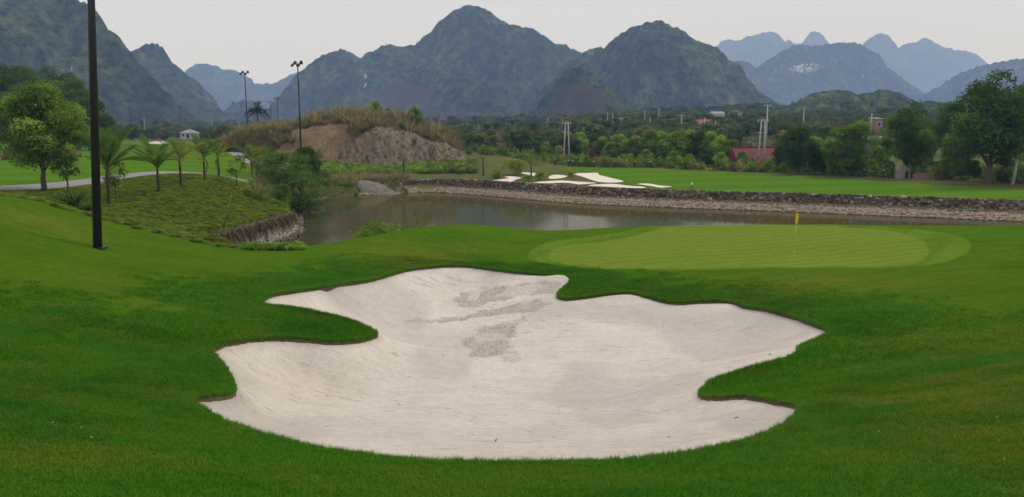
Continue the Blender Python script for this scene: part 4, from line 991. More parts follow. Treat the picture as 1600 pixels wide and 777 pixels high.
n = 4200; k = rng.uniform(0, len(lb) - 1.01, n); i = k.astype(int); bp_ = lb[i] + (lb[i + 1] - lb[i]) * (k - i)[:, None]; tz = rng.random(n)
cc = np.column_stack([bp_ + ln[i] * (0.1 + 0.32 * tz)[:, None], 0.2 + (ltop[i] - 0.2) * tz]); td = np.column_stack([np.gradient(lb, axis=0)[i], np.zeros(n)]); td /= np.linalg.norm(td, axis=1)[:, None]
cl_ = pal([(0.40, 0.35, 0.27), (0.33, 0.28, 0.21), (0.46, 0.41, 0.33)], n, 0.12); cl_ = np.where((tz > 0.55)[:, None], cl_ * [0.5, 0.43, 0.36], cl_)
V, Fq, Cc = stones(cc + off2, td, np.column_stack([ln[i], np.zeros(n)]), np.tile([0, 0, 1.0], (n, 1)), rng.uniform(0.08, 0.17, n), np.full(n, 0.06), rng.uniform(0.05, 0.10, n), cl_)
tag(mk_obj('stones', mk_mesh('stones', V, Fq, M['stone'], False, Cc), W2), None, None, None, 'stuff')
n = 1500; k = rng.uniform(0, len(lb) - 1.01, n); i = k.astype(int); bp_ = lb[i] + (lb[i + 1] - lb[i]) * (k - i)[:, None]
bp_ = np.concatenate([bp_]); foot = -0.36; ledge_k = rng.uniform(0, len(lb) - 1.01, 420); li = ledge_k.astype(int)
lbp = lb[li] + (lb[li + 1] - lb[li]) * (ledge_k - li)[:, None]
V1, F1, C1 = stones(np.column_stack([lbp - ln[li] * rng.uniform(0.12, 0.36, 420)[:, None], rng.uniform(0.02, 0.2, 420)]) + off2, np.column_stack([np.gradient(lb, axis=0)[li], np.zeros(420)]) / 0.4, np.column_stack([ln[li], np.zeros(420)]), np.tile([0, 0, 1.0], (420, 1)), rng.uniform(0.1, 0.2, 420), np.full(420, 0.12), np.full(420, 0.09), pal([(0.15, 0.12, 0.09), (0.22, 0.18, 0.13)], 420, 0.15))
tag(mk_obj('ledge_stones', mk_mesh('ledge_stones', V1, F1, M['stone'], False, C1), W2), None, None, None, 'stuff')
# hanging strands
bl = 0.25 + 0.75 * rng.random(n); mb_V = []; mb_C = []
wob_ = rng.normal(size=(n, 2)) * 0.06
rows = []
for kk in range(4):
    tt_ = kk / 3; zz_ = ltop[i] + 0.08 - (ltop[i] * 0.72) * bl * tt_; outp = -0.02 - 0.10 * math.sin(min(1, tt_ * 1.6) * 1.5)
    s_off = 0.42 * (zz_ - 0.2) / (ltop[i] - 0.2) + outp
    ctr = np.column_stack([bp_ + ln[i] * s_off[:, None] + wob_ * tt_, zz_]) + off2
    tdn = np.column_stack([np.gradient(lb, axis=0)[i], np.zeros(n)]); tdn /= np.linalg.norm(tdn, axis=1)[:, None]; wk = 0.05 * (1 - 0.5 * tt_)
    rows += [ctr - tdn * wk, ctr + tdn * wk]
V = np.stack(rows, 1).reshape(-1, 3); bse = np.arange(n)[:, None] * 8
Fq = np.concatenate([bse + np.array([2 * r_, 2 * r_ + 1, 2 * r_ + 3, 2 * r_ + 2]) for r_ in range(3)])
tag(mk_obj('creeper', mk_mesh('creeper', V, Fq, M['leaf'], False, np.repeat(pal([(0.13, 0.09, 0.055), (0.09, 0.065, 0.04), (0.18, 0.125, 0.075), (0.085, 0.085, 0.03)], n, 0.2), 8, 0)), W2), 'dead brown creeper hanging over the bank wall', None, None, 'stuff')

# gravel heap on the far shore
def heap(name, u, d, rx, ry, h, mat, label, seed):
    c = ground_at(u, d); gx_ = np.linspace(-1.25, 1.25, 46); A, B = np.meshgrid(gx_, gx_); a_, b_ = A.ravel(), B.ravel()
    rr_ = np.hypot(a_, b_) + 0.16 * fbm(a_ * 2, b_ * 2, seed, 3); zz_ = h * np.clip(1 - rr_, -0.05, 1) ** 0.8 if False else h * (sstep(1.1, 0.0, rr_)) + 0.12 * fbm(a_ * 6, b_ * 6, seed + 1, 3) * sstep(1.1, 0.7, rr_)
    X_, Y_ = c[0] + a_ * rx, c[1] + b_ * ry; g_ = land(X_, Y_)
    z_ = np.where(rr_ < 1.15, np.maximum(g_, -0.15) + zz_ - 0.05, g_ - 0.4)
    fi = np.arange(len(a_)).reshape(A.shape); q = np.stack([fi[:-1, :-1].ravel(), fi[:-1, 1:].ravel(), fi[1:, 1:].ravel(), fi[1:, :-1].ravel()], 1)
    return tag(mk_obj(name, mk_mesh(name, np.column_stack([X_, Y_, z_]), q, mat, True)), label, None, None, 'structure')
M['gravel'] = m_plain('grey_gravel', (0.20, 0.165, 0.125), 0.95, 0.35, 3.0, 0.9)
heap('gravel_bar', 584, 99.5, 4.2, 2.4, 0.95, M['gravel'], 'grey gravel heap at the far water edge below the rocky mound', 14)

# ------------------------------------------------------------------ sand hollows of the far bunkers
def sheet(name, px, label, dz=0.05, cell=0.22, mat='sand_far'):
    poly = smooth_closed(on_land(px)[:, :2], 5); lo, hi = poly.min(0) - cell, poly.max(0) + cell
    ax_, ay_ = np.arange(lo[0], hi[0] + cell, cell), np.arange(lo[1], hi[1] + cell, cell); A, B = np.meshgrid(ax_, ay_)
    _d, _k = seg_dist(poly[:, 0], poly[:, 1], POND); _f = (_k >= BACK0) & (_k < BACK1) & (_d < 3.5)
    poly[_f] = poly[_f] + (poly[_f] / np.linalg.norm(poly[_f], axis=1)[:, None]) * (3.5 - _d[_f])[:, None] * 1.2
    P_ = np.concatenate([poly, poly[:1]]); S = np.concatenate([P_[k_] + (P_[k_ + 1] - P_[k_]) * (np.arange(30) / 30)[:, None] for k_ in range(len(P_) - 1)])
    I = np.rint((S[:, 0] - ax_[0]) / cell).astype(int); J = np.rint((S[:, 1] - ay_[0]) / cell).astype(int); A[J, I] = S[:, 0]; B[J, I] = S[:, 1]
    fi = np.arange(A.size).reshape(A.shape); q = np.concatenate([np.stack([fi[:-1, :-1].ravel(), fi[:-1, 1:].ravel(), fi[1:, 1:].ravel()], 1), np.stack([fi[:-1, :-1].ravel(), fi[1:, 1:].ravel(), fi[1:, :-1].ravel()], 1)])
    a_, b_ = A.ravel(), B.ravel(); q = q[inside(a_[q].mean(1), b_[q].mean(1), poly)]
    uu, inv = np.unique(q, return_inverse=True)
    return tag(mk_obj(name, mk_mesh(name, np.column_stack([a_, b_, np.maximum(land0(a_, b_), land(a_, b_)) + dz])[uu], inv.reshape(-1, 3), M[mat], True)), label, None, None, 'structure')
sheet('far_bunker', [(767, 283.5), (780, 281.5), (795, 279.5), (788, 277), (800, 276.2), (815, 279), (806, 282), (797, 285), (780, 285.2)], 'small pale sand patch beside the dark green shrub')
sheet('far_bunker', [(812, 270.3), (825, 270.6), (841, 272), (846, 274.6), (832, 275.6), (820, 273)], 'thin pale sand strip behind the young palm')
sheet('far_bunker', [(857, 279.6), (861, 275.4), (872, 274.2), (886, 276.4), (881, 278.8), (868, 280.6)], 'small pale sand patch right of the low golden shrub')
sheet('far_bunker', [(886, 272.6), (905, 271.8), (932, 271.4), (936, 274.2), (951, 278.6), (974, 284.4), (960, 286.4), (937, 285.6), (922, 281.8), (905, 276), (894, 274.2)], 'large ragged pale sand bunker above the stone wall')
sheet('far_bunker', [(832, 286.4), (853, 284.6), (876, 283.2), (898, 284.6), (931, 286.8), (921, 288.6), (904, 289.4), (886, 287), (860, 287.2)], 'long thin pale sand strip below the large ragged bunker')
sheet('far_bunker', [(919, 290.8), (942, 288.8), (962, 288.6), (981, 291.4), (1008, 293.4), (1001, 294.8), (975, 294), (945, 292.4)], 'curving pale sand strip along the top of the stone wall')
sheet('far_bunker', [(995, 288.6), (1013, 288), (1030, 290.8), (1050, 292.6), (1032, 294.2), (1016, 291.6)], 'narrow tapering pale sand bunker, rightmost above the stone wall')
sheet('far_bunker', [(-40, 244), (0, 240), (18, 238), (22, 242), (5, 247), (-40, 250)], 'pale sand bunker at the left edge behind the round tree')
sheet('far_bunker', [(232, 224), (245, 222), (262, 223.5), (255, 226), (238, 226)], 'small pale sand patch on the left fairway beyond the palms', dz=0.1, cell=0.6)
# ------------------------------------------------------------------ tree kinds
DARK = [(0.05, 0.094, 0.018), (0.066, 0.117, 0.022), (0.086, 0.144, 0.028)]
MID = [(0.16, 0.259, 0.04), (0.208, 0.315, 0.051), (0.264, 0.369, 0.064)]
FRESH = [(0.179, 0.334, 0.035), (0.244, 0.373, 0.048), (0.138, 0.262, 0.031)]
YEL = [(0.175, 0.19, 0.04), (0.125, 0.155, 0.034), (0.085, 0.125, 0.028), (0.21, 0.19, 0.045)]
OLIVE = [(0.299, 0.302, 0.073), (0.362, 0.346, 0.096), (0.236, 0.258, 0.062)]
BROWN = [(0.13, 0.085, 0.055), (0.10, 0.07, 0.045), (0.09, 0.08, 0.04)]
TK = {}
TK['round'] = tree_meshes('round_tree', 6.9, 6.2, 1.7, 66, 0.9, 24000, 0.19, YEL[1:3] + MID + DARK[2:], 0.17, 5, 0, 'bark', 0.6, 0.3, 0.85, 1)
TK['crooked'] = tree_meshes('crooked_tree', 3.9, 2.9, 1.5, 16, 0.42, 2000, 0.14, DARK + MID[:1], 0.075, 3, 0.18, 'bark', 0.6, 0.2, 1, 2)
TK['big'] = tree_meshes('big_tree', 12.6, 10.5, 2.6, 74, 1.35, 17000, 0.36, DARK + FRESH[2:] + MID[:1], 0.30, 5, 0, 'bark', 0.5, 0.1, 0.85, 3)
TK['big2'] = tree_meshes('big_tree_loose', 12.0, 9.0, 3.0, 62, 1.25, 14000, 0.36, DARK + FRESH[2:] + MID[:1], 0.26, 5, 0.05, 'bark', 0.5, 0.1, 0.9, 4)
TK['tall'] = tree_meshes('tall_tree', 11.0, 7.0, 1.4, 54, 1.1, 11000, 0.32, FRESH[:1] + MID + DARK[2:], 0.22, 5, 0, 'bark', 0.5, 0.1, 0.8, 5)
TK['dense'] = tree_meshes('dense_tree', 7.0, 6.6, 0.6, 46, 1.15, 8000, 0.34, DARK, 0.20, 4, 0, 'bark', 0.55, 0.1, 0.9, 6)
TK['bushy'] = tree_meshes('bushy_tree', 6.2, 5.6, 0.8, 38, 0.95, 6000, 0.32, MID, 0.16, 4, 0, 'bark', 0.55, 0.1, 0.9, 7)
TK['fresh'] = tree_meshes('fresh_tree', 6.0, 5.0, 0.9, 34, 0.85, 5000, 0.30, FRESH + YEL[:1], 0.15, 4, 0, 'bark_pale', 0.55, 0.1, 0.9, 8)
TK['olive'] = tree_meshes('olive_tree', 5.6, 4.8, 1.2, 26, 0.75, 2600, 0.30, OLIVE + MID[:1], 0.14, 4, 0, 'bark_pale', 0.55, 0.1, 0.9, 9)
TK['brown'] = tree_meshes('brown_shrub_tree', 4.0, 4.6, 0.6, 22, 0.7, 2200, 0.26, BROWN, 0.10, 5, 0, 'bark_pale', 0.4, 0, 0.9, 10)
TK['sapling'] = tree_meshes('sapling', 3.0, 2.0, 1.1, 13, 0.36, 900, 0.17, MID + DARK[1:], 0.05, 3, 0, 'bark', 0.5, 0.2, 0.9, 11)
TK['bush'] = tree_meshes('leafy_bush', 3.9, 3.6, 0.5, 30, 0.62, 5200, 0.16, [(0.065, 0.125, 0.022), (0.09, 0.16, 0.030), (0.115, 0.19, 0.04)], 0.10, 5, 0, 'bark', 0.5, 0.2, 0.9, 12)
HT = {'round': 6.9, 'crooked': 3.9, 'big': 12.6, 'big2': 12.0, 'tall': 11.0, 'dense': 7.0, 'bushy': 6.2, 'fresh': 6.0, 'olive': 5.6, 'brown': 4.0, 'sapling': 3.0, 'bush': 3.9}
def tree_px(kind, u, vtop, d, label, name=None, group=None, rz=None, sxy=1.0, z=None, cat='tree'):
    g = ground_at(u, d)
    if z is not None: g[2] = z
    ztop = at_y(u, vtop, d)[2]; s = max(0.2, (ztop - g[2]) / HT[kind])
    return place_tree(name or 'tree', TK[kind], g, rng.random() * 6.28 if rz is None else rz, s, label, cat, group, sxy)

# left foreground trees
g = on_land([(66, 297)])[0]
tree_px('round', 69, 134, g[1], 'broad round yellowish green tree by the cart path at the left', 'broadleaf_tree', None, 0.6, 1.0)
tree_px('crooked', 104, 228, 47.5, 'small crooked forked tree beside the round yellowish tree', 'small_tree', None, 0.3)
# left hillside trees
for k, (u, v, d, kd, lb_) in enumerate([(-30, 92, 150, 'big', 'tall dark tree cut by the left edge behind the round tree'), (22, 96, 158, 'big2', 'tall dark tree above the left end of the fairway'), (60, 108, 150, 'big', 'dark tree peeking directly over the round yellowish tree'),
        (92, 104, 165, 'big', 'dark hillside tree just right of the round tree top'), (122, 122, 150, 'big2', 'dark hillside tree just left of the tall brown mast'), (140, 150, 145, 'dense', 'low dark tree directly behind the tall brown mast'), (165, 182, 170, 'dense', 'small dark tree at the right end of the hillside trees'), (-80, 100, 140, 'big', 'tall dark tree outside the left picture edge')]):
    tree_px(kd, u, v, d, lb_, 'hillside_tree', 'dark trees on the left hillside', None, 1.0)
tree_px('dense', 207, 194, 262, 'isolated dark round tree at the far end of the left fairway', 'tree', None, None, 1.15)
tree_px('dense', 347, 197, 215, 'dark round tree by the cart path left of the mound', 'tree', None, None, 1.1)
# on the mound
for u, v, d, kd, lb_ in [(588, 157, 143, 'bushy', 'rounded green tree, leftmost of three on the mound'), (612, 166, 141, 'olive', 'small olive green tree, middle of three on the mound'), (650, 166, 139, 'bushy', 'rounded green tree, rightmost of three on the mound')]:
    xm = (u - 800) / F * d; zt = at_y(u, v, d)[2]; zg = float(mound_z(np.array([xm]), np.array([d]))[0]) - 0.2
    s = max(0.3, (zt - zg) / HT[kd]); place_tree('mound_tree', TK[kd], (xm, d, zg), rng.random() * 6, s, lb_, 'tree', 'trees on the rocky mound', 0.95)
# bushes at the left end of the pond
for u, v, d, kd, lb_, sx in [(449, 232, 76, 'bush', 'large glossy dark green bush beside the pond corner', 1.35), (424, 240, 80, 'bush', 'dark bush half hidden behind the large glossy bush', 1.15), (478, 228, 90, 'dense', 'dark leafy bush behind the slender palm at the pond end', 0.9), (503, 262, 97, 'bush', 'low dark bush at the end of the pond right of the palm', 1.7),
        (462, 262, 74, 'bush', 'low bush overhanging the bank wall corner', 1.5), (402, 232, 88, 'fresh', 'thin pale sapling with round leaves behind the weedy slope', 0.7), (440, 285, 66, 'bush', 'small bush at the top of the bank wall', 1.2)]:
    tree_px(kd, u, v, d, lb_, 'bush' if kd != 'fresh' else 'sapling', None, None, sx, None, 'bush' if kd != 'fresh' else 'tree')
tree_px('sapling', 371, 243, 66, 'young round headed sapling on the weedy slope', 'sapling', None, None, 1.0)
tree_px('sapling', 182, 248, 49, 'small leafy sapling growing against the palm by the mast', 'sapling', None, None, 0.9)
# right hand trees behind the far fairway
for u, v, d, kd, sx, lb_ in [(1545, 112, 90, 'big', 1.02, 'tallest tree, broad and dark, left of the leaning concrete post'), (1486, 156, 106, 'big2', 0.95, 'dark tree filling the gap left of the tallest tree'), (1378, 205, 118, 'tall', 1.0, 'dark tree in the gap between the two large right trees'), (1276, 208, 118, 'tall', 1.1, 'dark tree behind the squat tree right of the red roofed house'), (1618, 118, 93, 'big2', 1.0, 'tall dark tree cut by the right picture edge'), (1500, 172, 98, 'tall', 0.9, 'dark tree leaning on the left flank of the tallest tree'),
        (1416, 160, 101, 'big', 0.88, 'dense dark tree in front of the small ruined hut'), (1447, 205, 108, 'tall', 0.8, 'narrow tree right of the dense tree by the hut'), (1325, 182, 104, 'tall', 1.45, 'bright topped tree left of the grey roofs'), (1300, 205, 107, 'tall', 1.0, 'mid green tree standing over the brown dry shrub'),
        (1248, 196, 108, 'dense', 0.85, 'very dark tree just right of the red roofed house'), (1222, 222, 116, 'dense', 0.8, 'low dark tree touching the red roof'), (1375, 225, 112, 'tall', 0.6, 'slim dark tree between the two big right trees'), (1475, 248, 97, 'fresh', 1.1, 'low bright bush tree under the dark trees'),
        (1570, 240, 99, 'dense', 0.9, 'low dark tree behind the leaning concrete post'), (1640, 230, 96, 'dense', 1.0, 'low dark tree at the right edge'), (1275, 232, 108, 'dense', 1.0, 'squat dark tree right of the red roofed house'), (1425, 238, 106, 'dense', 0.9, 'dark tree just behind the ruined hut'), (1460, 252, 104, 'dense', 1.1, 'squat dark tree behind the low brick wall'), (1390, 252, 104, 'dense', 0.8, 'squat dark tree left of the ruined hut'), (1520, 250, 95, 'dense', 0.9, 'squat dark tree in front of the tallest tree trunk'), (1372, 232, 116, 'dense', 0.8, 'dark bushy tree hiding the walls under the grey metal roof'), (1440, 240, 112, 'dense', 1.0, 'dark bushy tree right of the ruined hut'), (1480, 224, 112, 'bushy', 0.75, 'mid green tree below the red roof between the right trees'), (1345, 240, 105, 'dense', 1.0, 'squat dark tree below the bright topped tree')]:
    tree_px(kd, u, v, d, lb_, 'tree', 'trees behind the right end of the far fairway', None, sx)
tree_px('brown', 1287, 257, 107, 'brown dry leafless shrub at the fairway edge', 'shrub', None, None, 1.2, None, 'shrub')
tree_px('fresh', 1253, 259, 107, 'small bright green shrub left of the brown dry shrub', 'shrub', None, None, 0.9, None, 'shrub')
# belt of trees behind the far fairway, left of the red roof
belt = [(715, 228, 165, 'olive'), (728, 222, 172, 'bushy'), (744, 226, 168, 'bushy'), (757, 218, 180, 'dense'), (770, 228, 160, 'fresh'), (782, 222, 170, 'olive'), (798, 226, 158, 'fresh'), (812, 214, 160, 'dense'), (824, 212, 165, 'dense'), (838, 220, 150, 'dense'), (853, 222, 146, 'bushy'),
        (828, 236, 143, 'brown'), (872, 226, 150, 'olive'), (897, 216, 144, 'dense'), (907, 207, 150, 'bushy'), (925, 220, 142, 'brown'), (940, 214, 142, 'bushy'), (953, 222, 138, 'fresh'), (968, 211, 140, 'bushy'), (985, 218, 138, 'bushy'), (1000, 208, 138, 'olive'), (1016, 203, 136, 'fresh'), (1030, 206, 135, 'bushy'),
        (1046, 210, 133, 'bushy'), (1062, 206, 132, 'fresh'), (1078, 204, 133, 'bushy'), (1095, 202, 132, 'dense'), (1110, 206, 130, 'bushy'), (1124, 212, 128, 'bushy'), (1140, 218, 126, 'fresh'), (1052, 236, 124, 'fresh'), (1078, 240, 122, 'fresh'), (1105, 232, 122, 'dense'), (1125, 238, 120, 'bushy'), (960, 238, 132, 'dense'), (1010, 234, 128, 'bushy'), (1035, 236, 127, 'dense'), (985, 240, 130, 'bushy'), (935, 240, 134, 'brown'),
        (1160, 236, 122, 'fresh'), (1202, 246, 118, 'bushy'), (1166, 253, 124, 'bushy'), (1182, 256, 126, 'fresh'), (1150, 250, 126, 'dense'), (910, 240, 137, 'bushy'), (882, 244, 140, 'olive')]
bl_ = {'dense': 'dense dark tree in the belt behind the far fairway', 'bushy': 'mid green bushy tree in the belt behind the far fairway', 'fresh': 'fresh light green tree in the belt behind the far fairway', 'olive': 'thin olive tree in the belt behind the far fairway', 'brown': 'brownish bare shrub in the belt behind the far fairway'}
ORD = ['first', 'second', 'third', 'fourth', 'fifth', 'sixth', 'seventh', 'eighth', 'ninth', 'tenth', 'eleventh', 'twelfth', 'thirteenth', 'fourteenth', 'fifteenth', 'sixteenth', 'seventeenth', 'eighteenth', 'nineteenth']
cnt = {}
for u, v, d, kd in sorted(belt):
    cnt[kd] = cnt.get(kd, -1) + 1
    tree_px(kd, u, v, d, ORD[cnt[kd]] + ' ' + bl_[kd].replace(' in the belt', ' from the mound in the belt'), 'belt_tree', 'belt of ' + {'dense': 'dark trees', 'bushy': 'green trees', 'fresh': 'light green trees', 'olive': 'olive trees', 'brown': 'brown shrubs'}[kd] + ' behind the far fairway', None, rng.uniform(0.85, 1.15))
# undergrowth at the foot of the belt
und = [clump_mesh('undergrowth_clump', 0.9, 1.3, 260, 0.30, DARK[1:] + MID), clump_mesh('undergrowth_light', 0.8, 1.2, 240, 0.30, FRESH + YEL[:1]), clump_mesh('undergrowth_olive', 0.9, 1.0, 220, 0.28, OLIVE + BROWN[2:])]
uu = rng.uniform(745, 1680, 420); pts = []
bkx = FARWAY[:12]
for u in uu:
    b0 = np.interp(u, [740, 800, 900, 1000, 1200, 1400, 1600, 1700], [150, 140, 126, 122, 110, 98, 88, 84]); dd = b0 + abs(rng.normal()) * 6 + 1.0; pts.append(ground_at(u, dd))
scatter('undergrowth', np.array(pts) - [0, 0, 0.1], und, 'tangled undergrowth below the trees behind the far fairway', scl=np.column_stack([rng.uniform(0.6, 1.3, 420), rng.uniform(0.6, 1.3, 420), rng.uniform(0.4, 1.8, 420)]), weights=[4, 2, 2])
# the far wood over the valley
far = []
for nme, cols, nb in (('far_dark', DARK, 9), ('far_mid', [(0.085, 0.125, 0.030), (0.065, 0.105, 0.026), (0.11, 0.14, 0.04)], 9), ('far_light', [(0.12, 0.17, 0.035), (0.15, 0.18, 0.045)], 8), ('far_olive', [(0.125, 0.125, 0.045), (0.15, 0.14, 0.06), (0.10, 0.115, 0.04)], 8)):
    far.append(tree_meshes(nme, 6.0, 6.5, 0.4, nb, 1.5, 420, 0.85, cols, 0.2, 3, 0, 'bark', 0.7, 0.2, 0.9, nb * 3 + len(nme))[1])
P_ = []; S_ = []
for q in range(2600):
    u = rng.uniform(690, 1720); d = 160 * (720 / 160) ** rng.random()
    if d < 230 and 1150 < u < 1215: continue
    x_ = (u - 800) / F * d
    dens = vnoise(np.array([x_ / 35]), np.array([d / 35]), 131)[0]
    if rng.random() > 0.25 + 0.75 * (dens > 0.42): continue
    if u < 900 and 190 < d < 420 and rng.random() < 0.62: continue
    P_.append((x_, d)); S_.append(rng.uniform(0.45, 0.95) * (1.0 if u > 880 else 0.75))
for q in range(420):
    u = rng.uniform(150, 420); d = rng.uniform(275, 520)
    x_ = (u - 800) / F * d
    if 268 < u < 320 and d < 335: continue
    P_.append((x_, d)); S_.append(rng.uniform(0.35, 0.8))
for q in range(900):
    u = rng.uniform(-200, 1700); d = rng.uniform(500, 900)
    P_.append(((u - 800) / F * d, d)); S_.append(rng.uniform(0.5, 1.1))
P_ = np.array(P_); scatter('far_wood', on_ground(P_, -0.2), far, 'scattered far wood over the valley floor below the mountains', scl=np.array(S_), weights=[3, 4, 1.2, 3])
scrub = clump_mesh('scrub', 1.6, 1.2, 90, 0.5, [(0.13, 0.115, 0.05), (0.16, 0.14, 0.07), (0.10, 0.10, 0.04)]), clump_mesh('scrub_green', 1.6, 1.3, 90, 0.5, [(0.085, 0.125, 0.03), (0.11, 0.14, 0.045)])
q = np.column_stack([rng.uniform(-40, 260, 2600), rng.uniform(135, 420, 2600)])
q = q[(np.abs(q[:, 0]) < q[:, 1] * 0.75) & (q[:, 0] > -q[:, 1] * 0.09)]
scatter('valley_scrub', on_ground(q, -0.1), list(scrub), 'low brown and green scrub between the far trees', scl=rng.uniform(0.5, 1.4, len(q)))

# ------------------------------------------------------------------ palms
def frond_mesh(name, Lf, n, cols, droop, lw, stem_w=0.03, seed=0, lift=0.0):
    rr = np.random.default_rng(seed); mb = MB(); t = np.linspace(0, 1, 12)
    X_ = Lf * (t - 0.12 * droop * t ** 2); Z_ = Lf * (lift * t - droop * t ** 2.2 * 0.55)
    sp_ = np.stack([X_, np.zeros_like(t), Z_], 1); c0 = np.array(cols[0]) * 1.2
    mb.tube(sp_, stem_w * (1 - 0.85 * t), 5, c0)
    for k in range(n):
        s_ = 0.16 + 0.82 * k / n; p = np.array([np.interp(s_, t, sp_[:, i]) for i in range(3)]); tn = np.array([np.interp(min(1, s_ + 0.04), t, sp_[:, i]) for i in range(3)]) - p; tn /= np.linalg.norm(tn) + 1e-9
        ll = lw * (0.55 + 0.9 * math.sin(math.pi * min(0.96, 0.12 + s_ * 0.9))) * rr.uniform(0.85, 1.15)
        for sd_ in (-1, 1):
            side = np.array([0, sd_, 0.0]); dr_ = tn * 0.75 + side * 0.75 + np.array([0, 0, 0.18]); dr_ /= np.linalg.norm(dr_)
            e = p + dr_ * ll + np.array([0, 0, -0.20 * ll * rr.uniform(0.5, 1.3)]); md = p + dr_ * ll * 0.5 + np.array([0, 0, -0.03 * ll]); wv_ = tn * 0.035 * ll + np.array([0, 0, 0.012])
            c_ = np.array(cols[rr.integers(len(cols))]) * rr.uniform(0.8, 1.2)
            mb.add([p - wv_ * 0.5, p + wv_ * 0.5, md + wv_ * 0.55, e, md - wv_ * 0.55], [(0, 1, 2, 4), (4, 2, 3)], c_)
    return mb.mesh(name, M['leaf'])
M['palm_bark'] = m_plain('palm_bark', (0.065, 0.052, 0.038), 0.95, 0.4, 6, 0.8)
PG = [(0.12, 0.21, 0.038), (0.165, 0.255, 0.054), (0.09, 0.165, 0.032)]
PY = [(0.391, 0.31, 0.047), (0.287, 0.253, 0.047), (0.172, 0.196, 0.036)]
PB = [(0.17, 0.10, 0.045), (0.12, 0.08, 0.04)]
FR = {'g': [frond_mesh('palm_frond', 1.0, 26, PG, dr_, 0.30, 0.020, k, 0.05) for k, dr_ in enumerate((0.28, 0.5, 0.75))], 'y': [frond_mesh('yellow_frond', 1.0, 26, PY, dr_, 0.28, 0.020, 9 + k, 0.05) for k, dr_ in enumerate((0.35, 0.7))],
      'b': [frond_mesh('brown_frond', 1.0, 20, PB, 1.5, 0.20, 0.018, 15, 0.0)], 'd': [frond_mesh('dark_frond', 1.0, 30, [(0.018, 0.04, 0.014), (0.028, 0.055, 0.018)], 1.1, 0.26, 0.022, 17, 0.1)]}
def palm(u, vb, vt, d, vtr, label, mix, nf=13, spread=1.0, lean=0.0, seed=0, tr=0.10, base=None, elev=(18, 80), group='young palms by the cart path', name='young_palm'):
    """vb base, vtr top of trunk, vt top of crown in the picture"""
    rr = np.random.default_rng(seed + 40)
    g = ground_at(u, d) if base is None else np.array(base, float)
    th = at_y(u, vtr, d)[2] - g[2]; cr = (at_y(u, vt, d)[2] - g[2] - th) * 1.05 * spread
    o = empty(name, g, 0)
    mb = MB(); zs = np.linspace(-0.15, th, 9)
    mb.tube([(lean * z_, 0.02 * math.sin(z_ * 3), z_) for z_ in zs], tr * (1.25 - 0.5 * zs / th) * (1 + 0.06 * np.sin(np.arange(9) * 2.4)), 8)
    mb.build('trunk', M['palm_bark'], o, True)
    for k in range(nf):
        ty = mix[k % len(mix)]; fm = FR[ty][rr.integers(len(FR[ty]))]
        el = R(rr.uniform(*elev)) if ty != 'b' else R(rr.uniform(-70, -35))
        f = mk_obj('frond', fm, o, (lean * th, 0, th - 0.05)); f.rotation_euler = (rr.normal() * 0.2, -el, k * 2.39996 + rr.normal() * 0.25); s_ = cr * rr.uniform(0.85, 1.15) * (1 if ty != 'b' else 0.6); f.scale = (s_, s_, s_)
    return tag(o, label, 'palm', group)
palm(170, 313, 192, 47.5, 262, 'dark green palm with a drooping brown frond right of the tall mast', 'gggbgg', 15, 0.95, 0.03, 1, 0.085, None, (18, 86))
palm(248, 300, 213, 53.8, 262, 'green palm with arching fronds, second along the cart path', 'gggyg', 11, 1.0, 0.01, 2, 0.085, None, (18, 86))
palm(283, 290, 213, 58, 251, 'yellow fronded palm beside the end of the cart path', 'yygyy', 10, 1.05, 0.0, 3, 0.085, None, (18, 86))
palm(320, 283, 208, 63, 246, 'green palm left of the palm with withered yellow fronds', 'gggby', 10, 0.95, 0.0, 4, 0.085, None, (18, 86))
palm(342, 275, 208, 69, 246, 'palm with withered yellow and brown fronds', 'ybgyb', 10, 0.85, 0.0, 5, 0.085, None, (18, 86))
palm(394, 272, 222, 80, 251, 'reddish fronded palm at the top of the weedy slope', 'bygyg', 12, 1.0, 0.0, 6, 0.08, None, (18, 86))
palm(412, 275, 225, 84, 252, 'green palm behind the bushes at the top of the weedy slope', 'ggyg', 12, 0.9, 0.0, 7, 0.08, None, (18, 86))
palm(485, 290, 226, 93, 256, 'slender palm standing in front of the dark bush at the pond end', 'gyg', 13, 0.9, 0.0, 8, 0.12, None, (18, 86))
palm(631, 272, 242, 108, 251, 'small young palm in the planting strip below the rock face', 'gg', 9, 0.7, 0.0, 9, 0.12, None, (40, 85), 'young palms round the far bunkers')
palm(755, 278, 236, 106, 252, 'thin dark young palm standing left of the far bunkers', 'gb', 9, 0.75, 0.0, 10, 0.1, None, (40, 85), 'young palms round the far bunkers')
palm(830, 277, 238, 103, 258, 'young palm with spreading yellow green fronds among the far bunkers', 'ygg', 10, 0.9, 0.0, 11, 0.1, None, (15, 70), 'young palms round the far bunkers')
xm = (408 - 800) / F * 160; palm(408, 190, 155, 160, 175, 'dark feathery palm standing behind the left end of the mound', 'd', 18, 1.15, 0.0, 12, 0.18, (xm, 160, 4.5), (-25, 75), None, 'palm')
for k, (u, d) in enumerate([(800, 152), (818, 150), (806, 156), (222, 300), (245, 310), (262, 300)]):
    palm(u, 260, [206, 205, 212, 186, 188, 189][k], d, [216, 214, 220, 191, 193, 194][k], ['dark palm left of the dense round tree behind the far fairway', 'dark palm nearest the dense round tree behind the far fairway', 'low dark palm between two taller ones behind the far fairway', 'small palm beyond the left fairway, left of three', 'small palm beyond the left fairway, middle of three', 'small palm beyond the left fairway, right of three'][k], 'd', 14, 1.2, 0, 20 + k, 0.16, None, (-15, 75), 'distant dark palms', 'distant_palm')

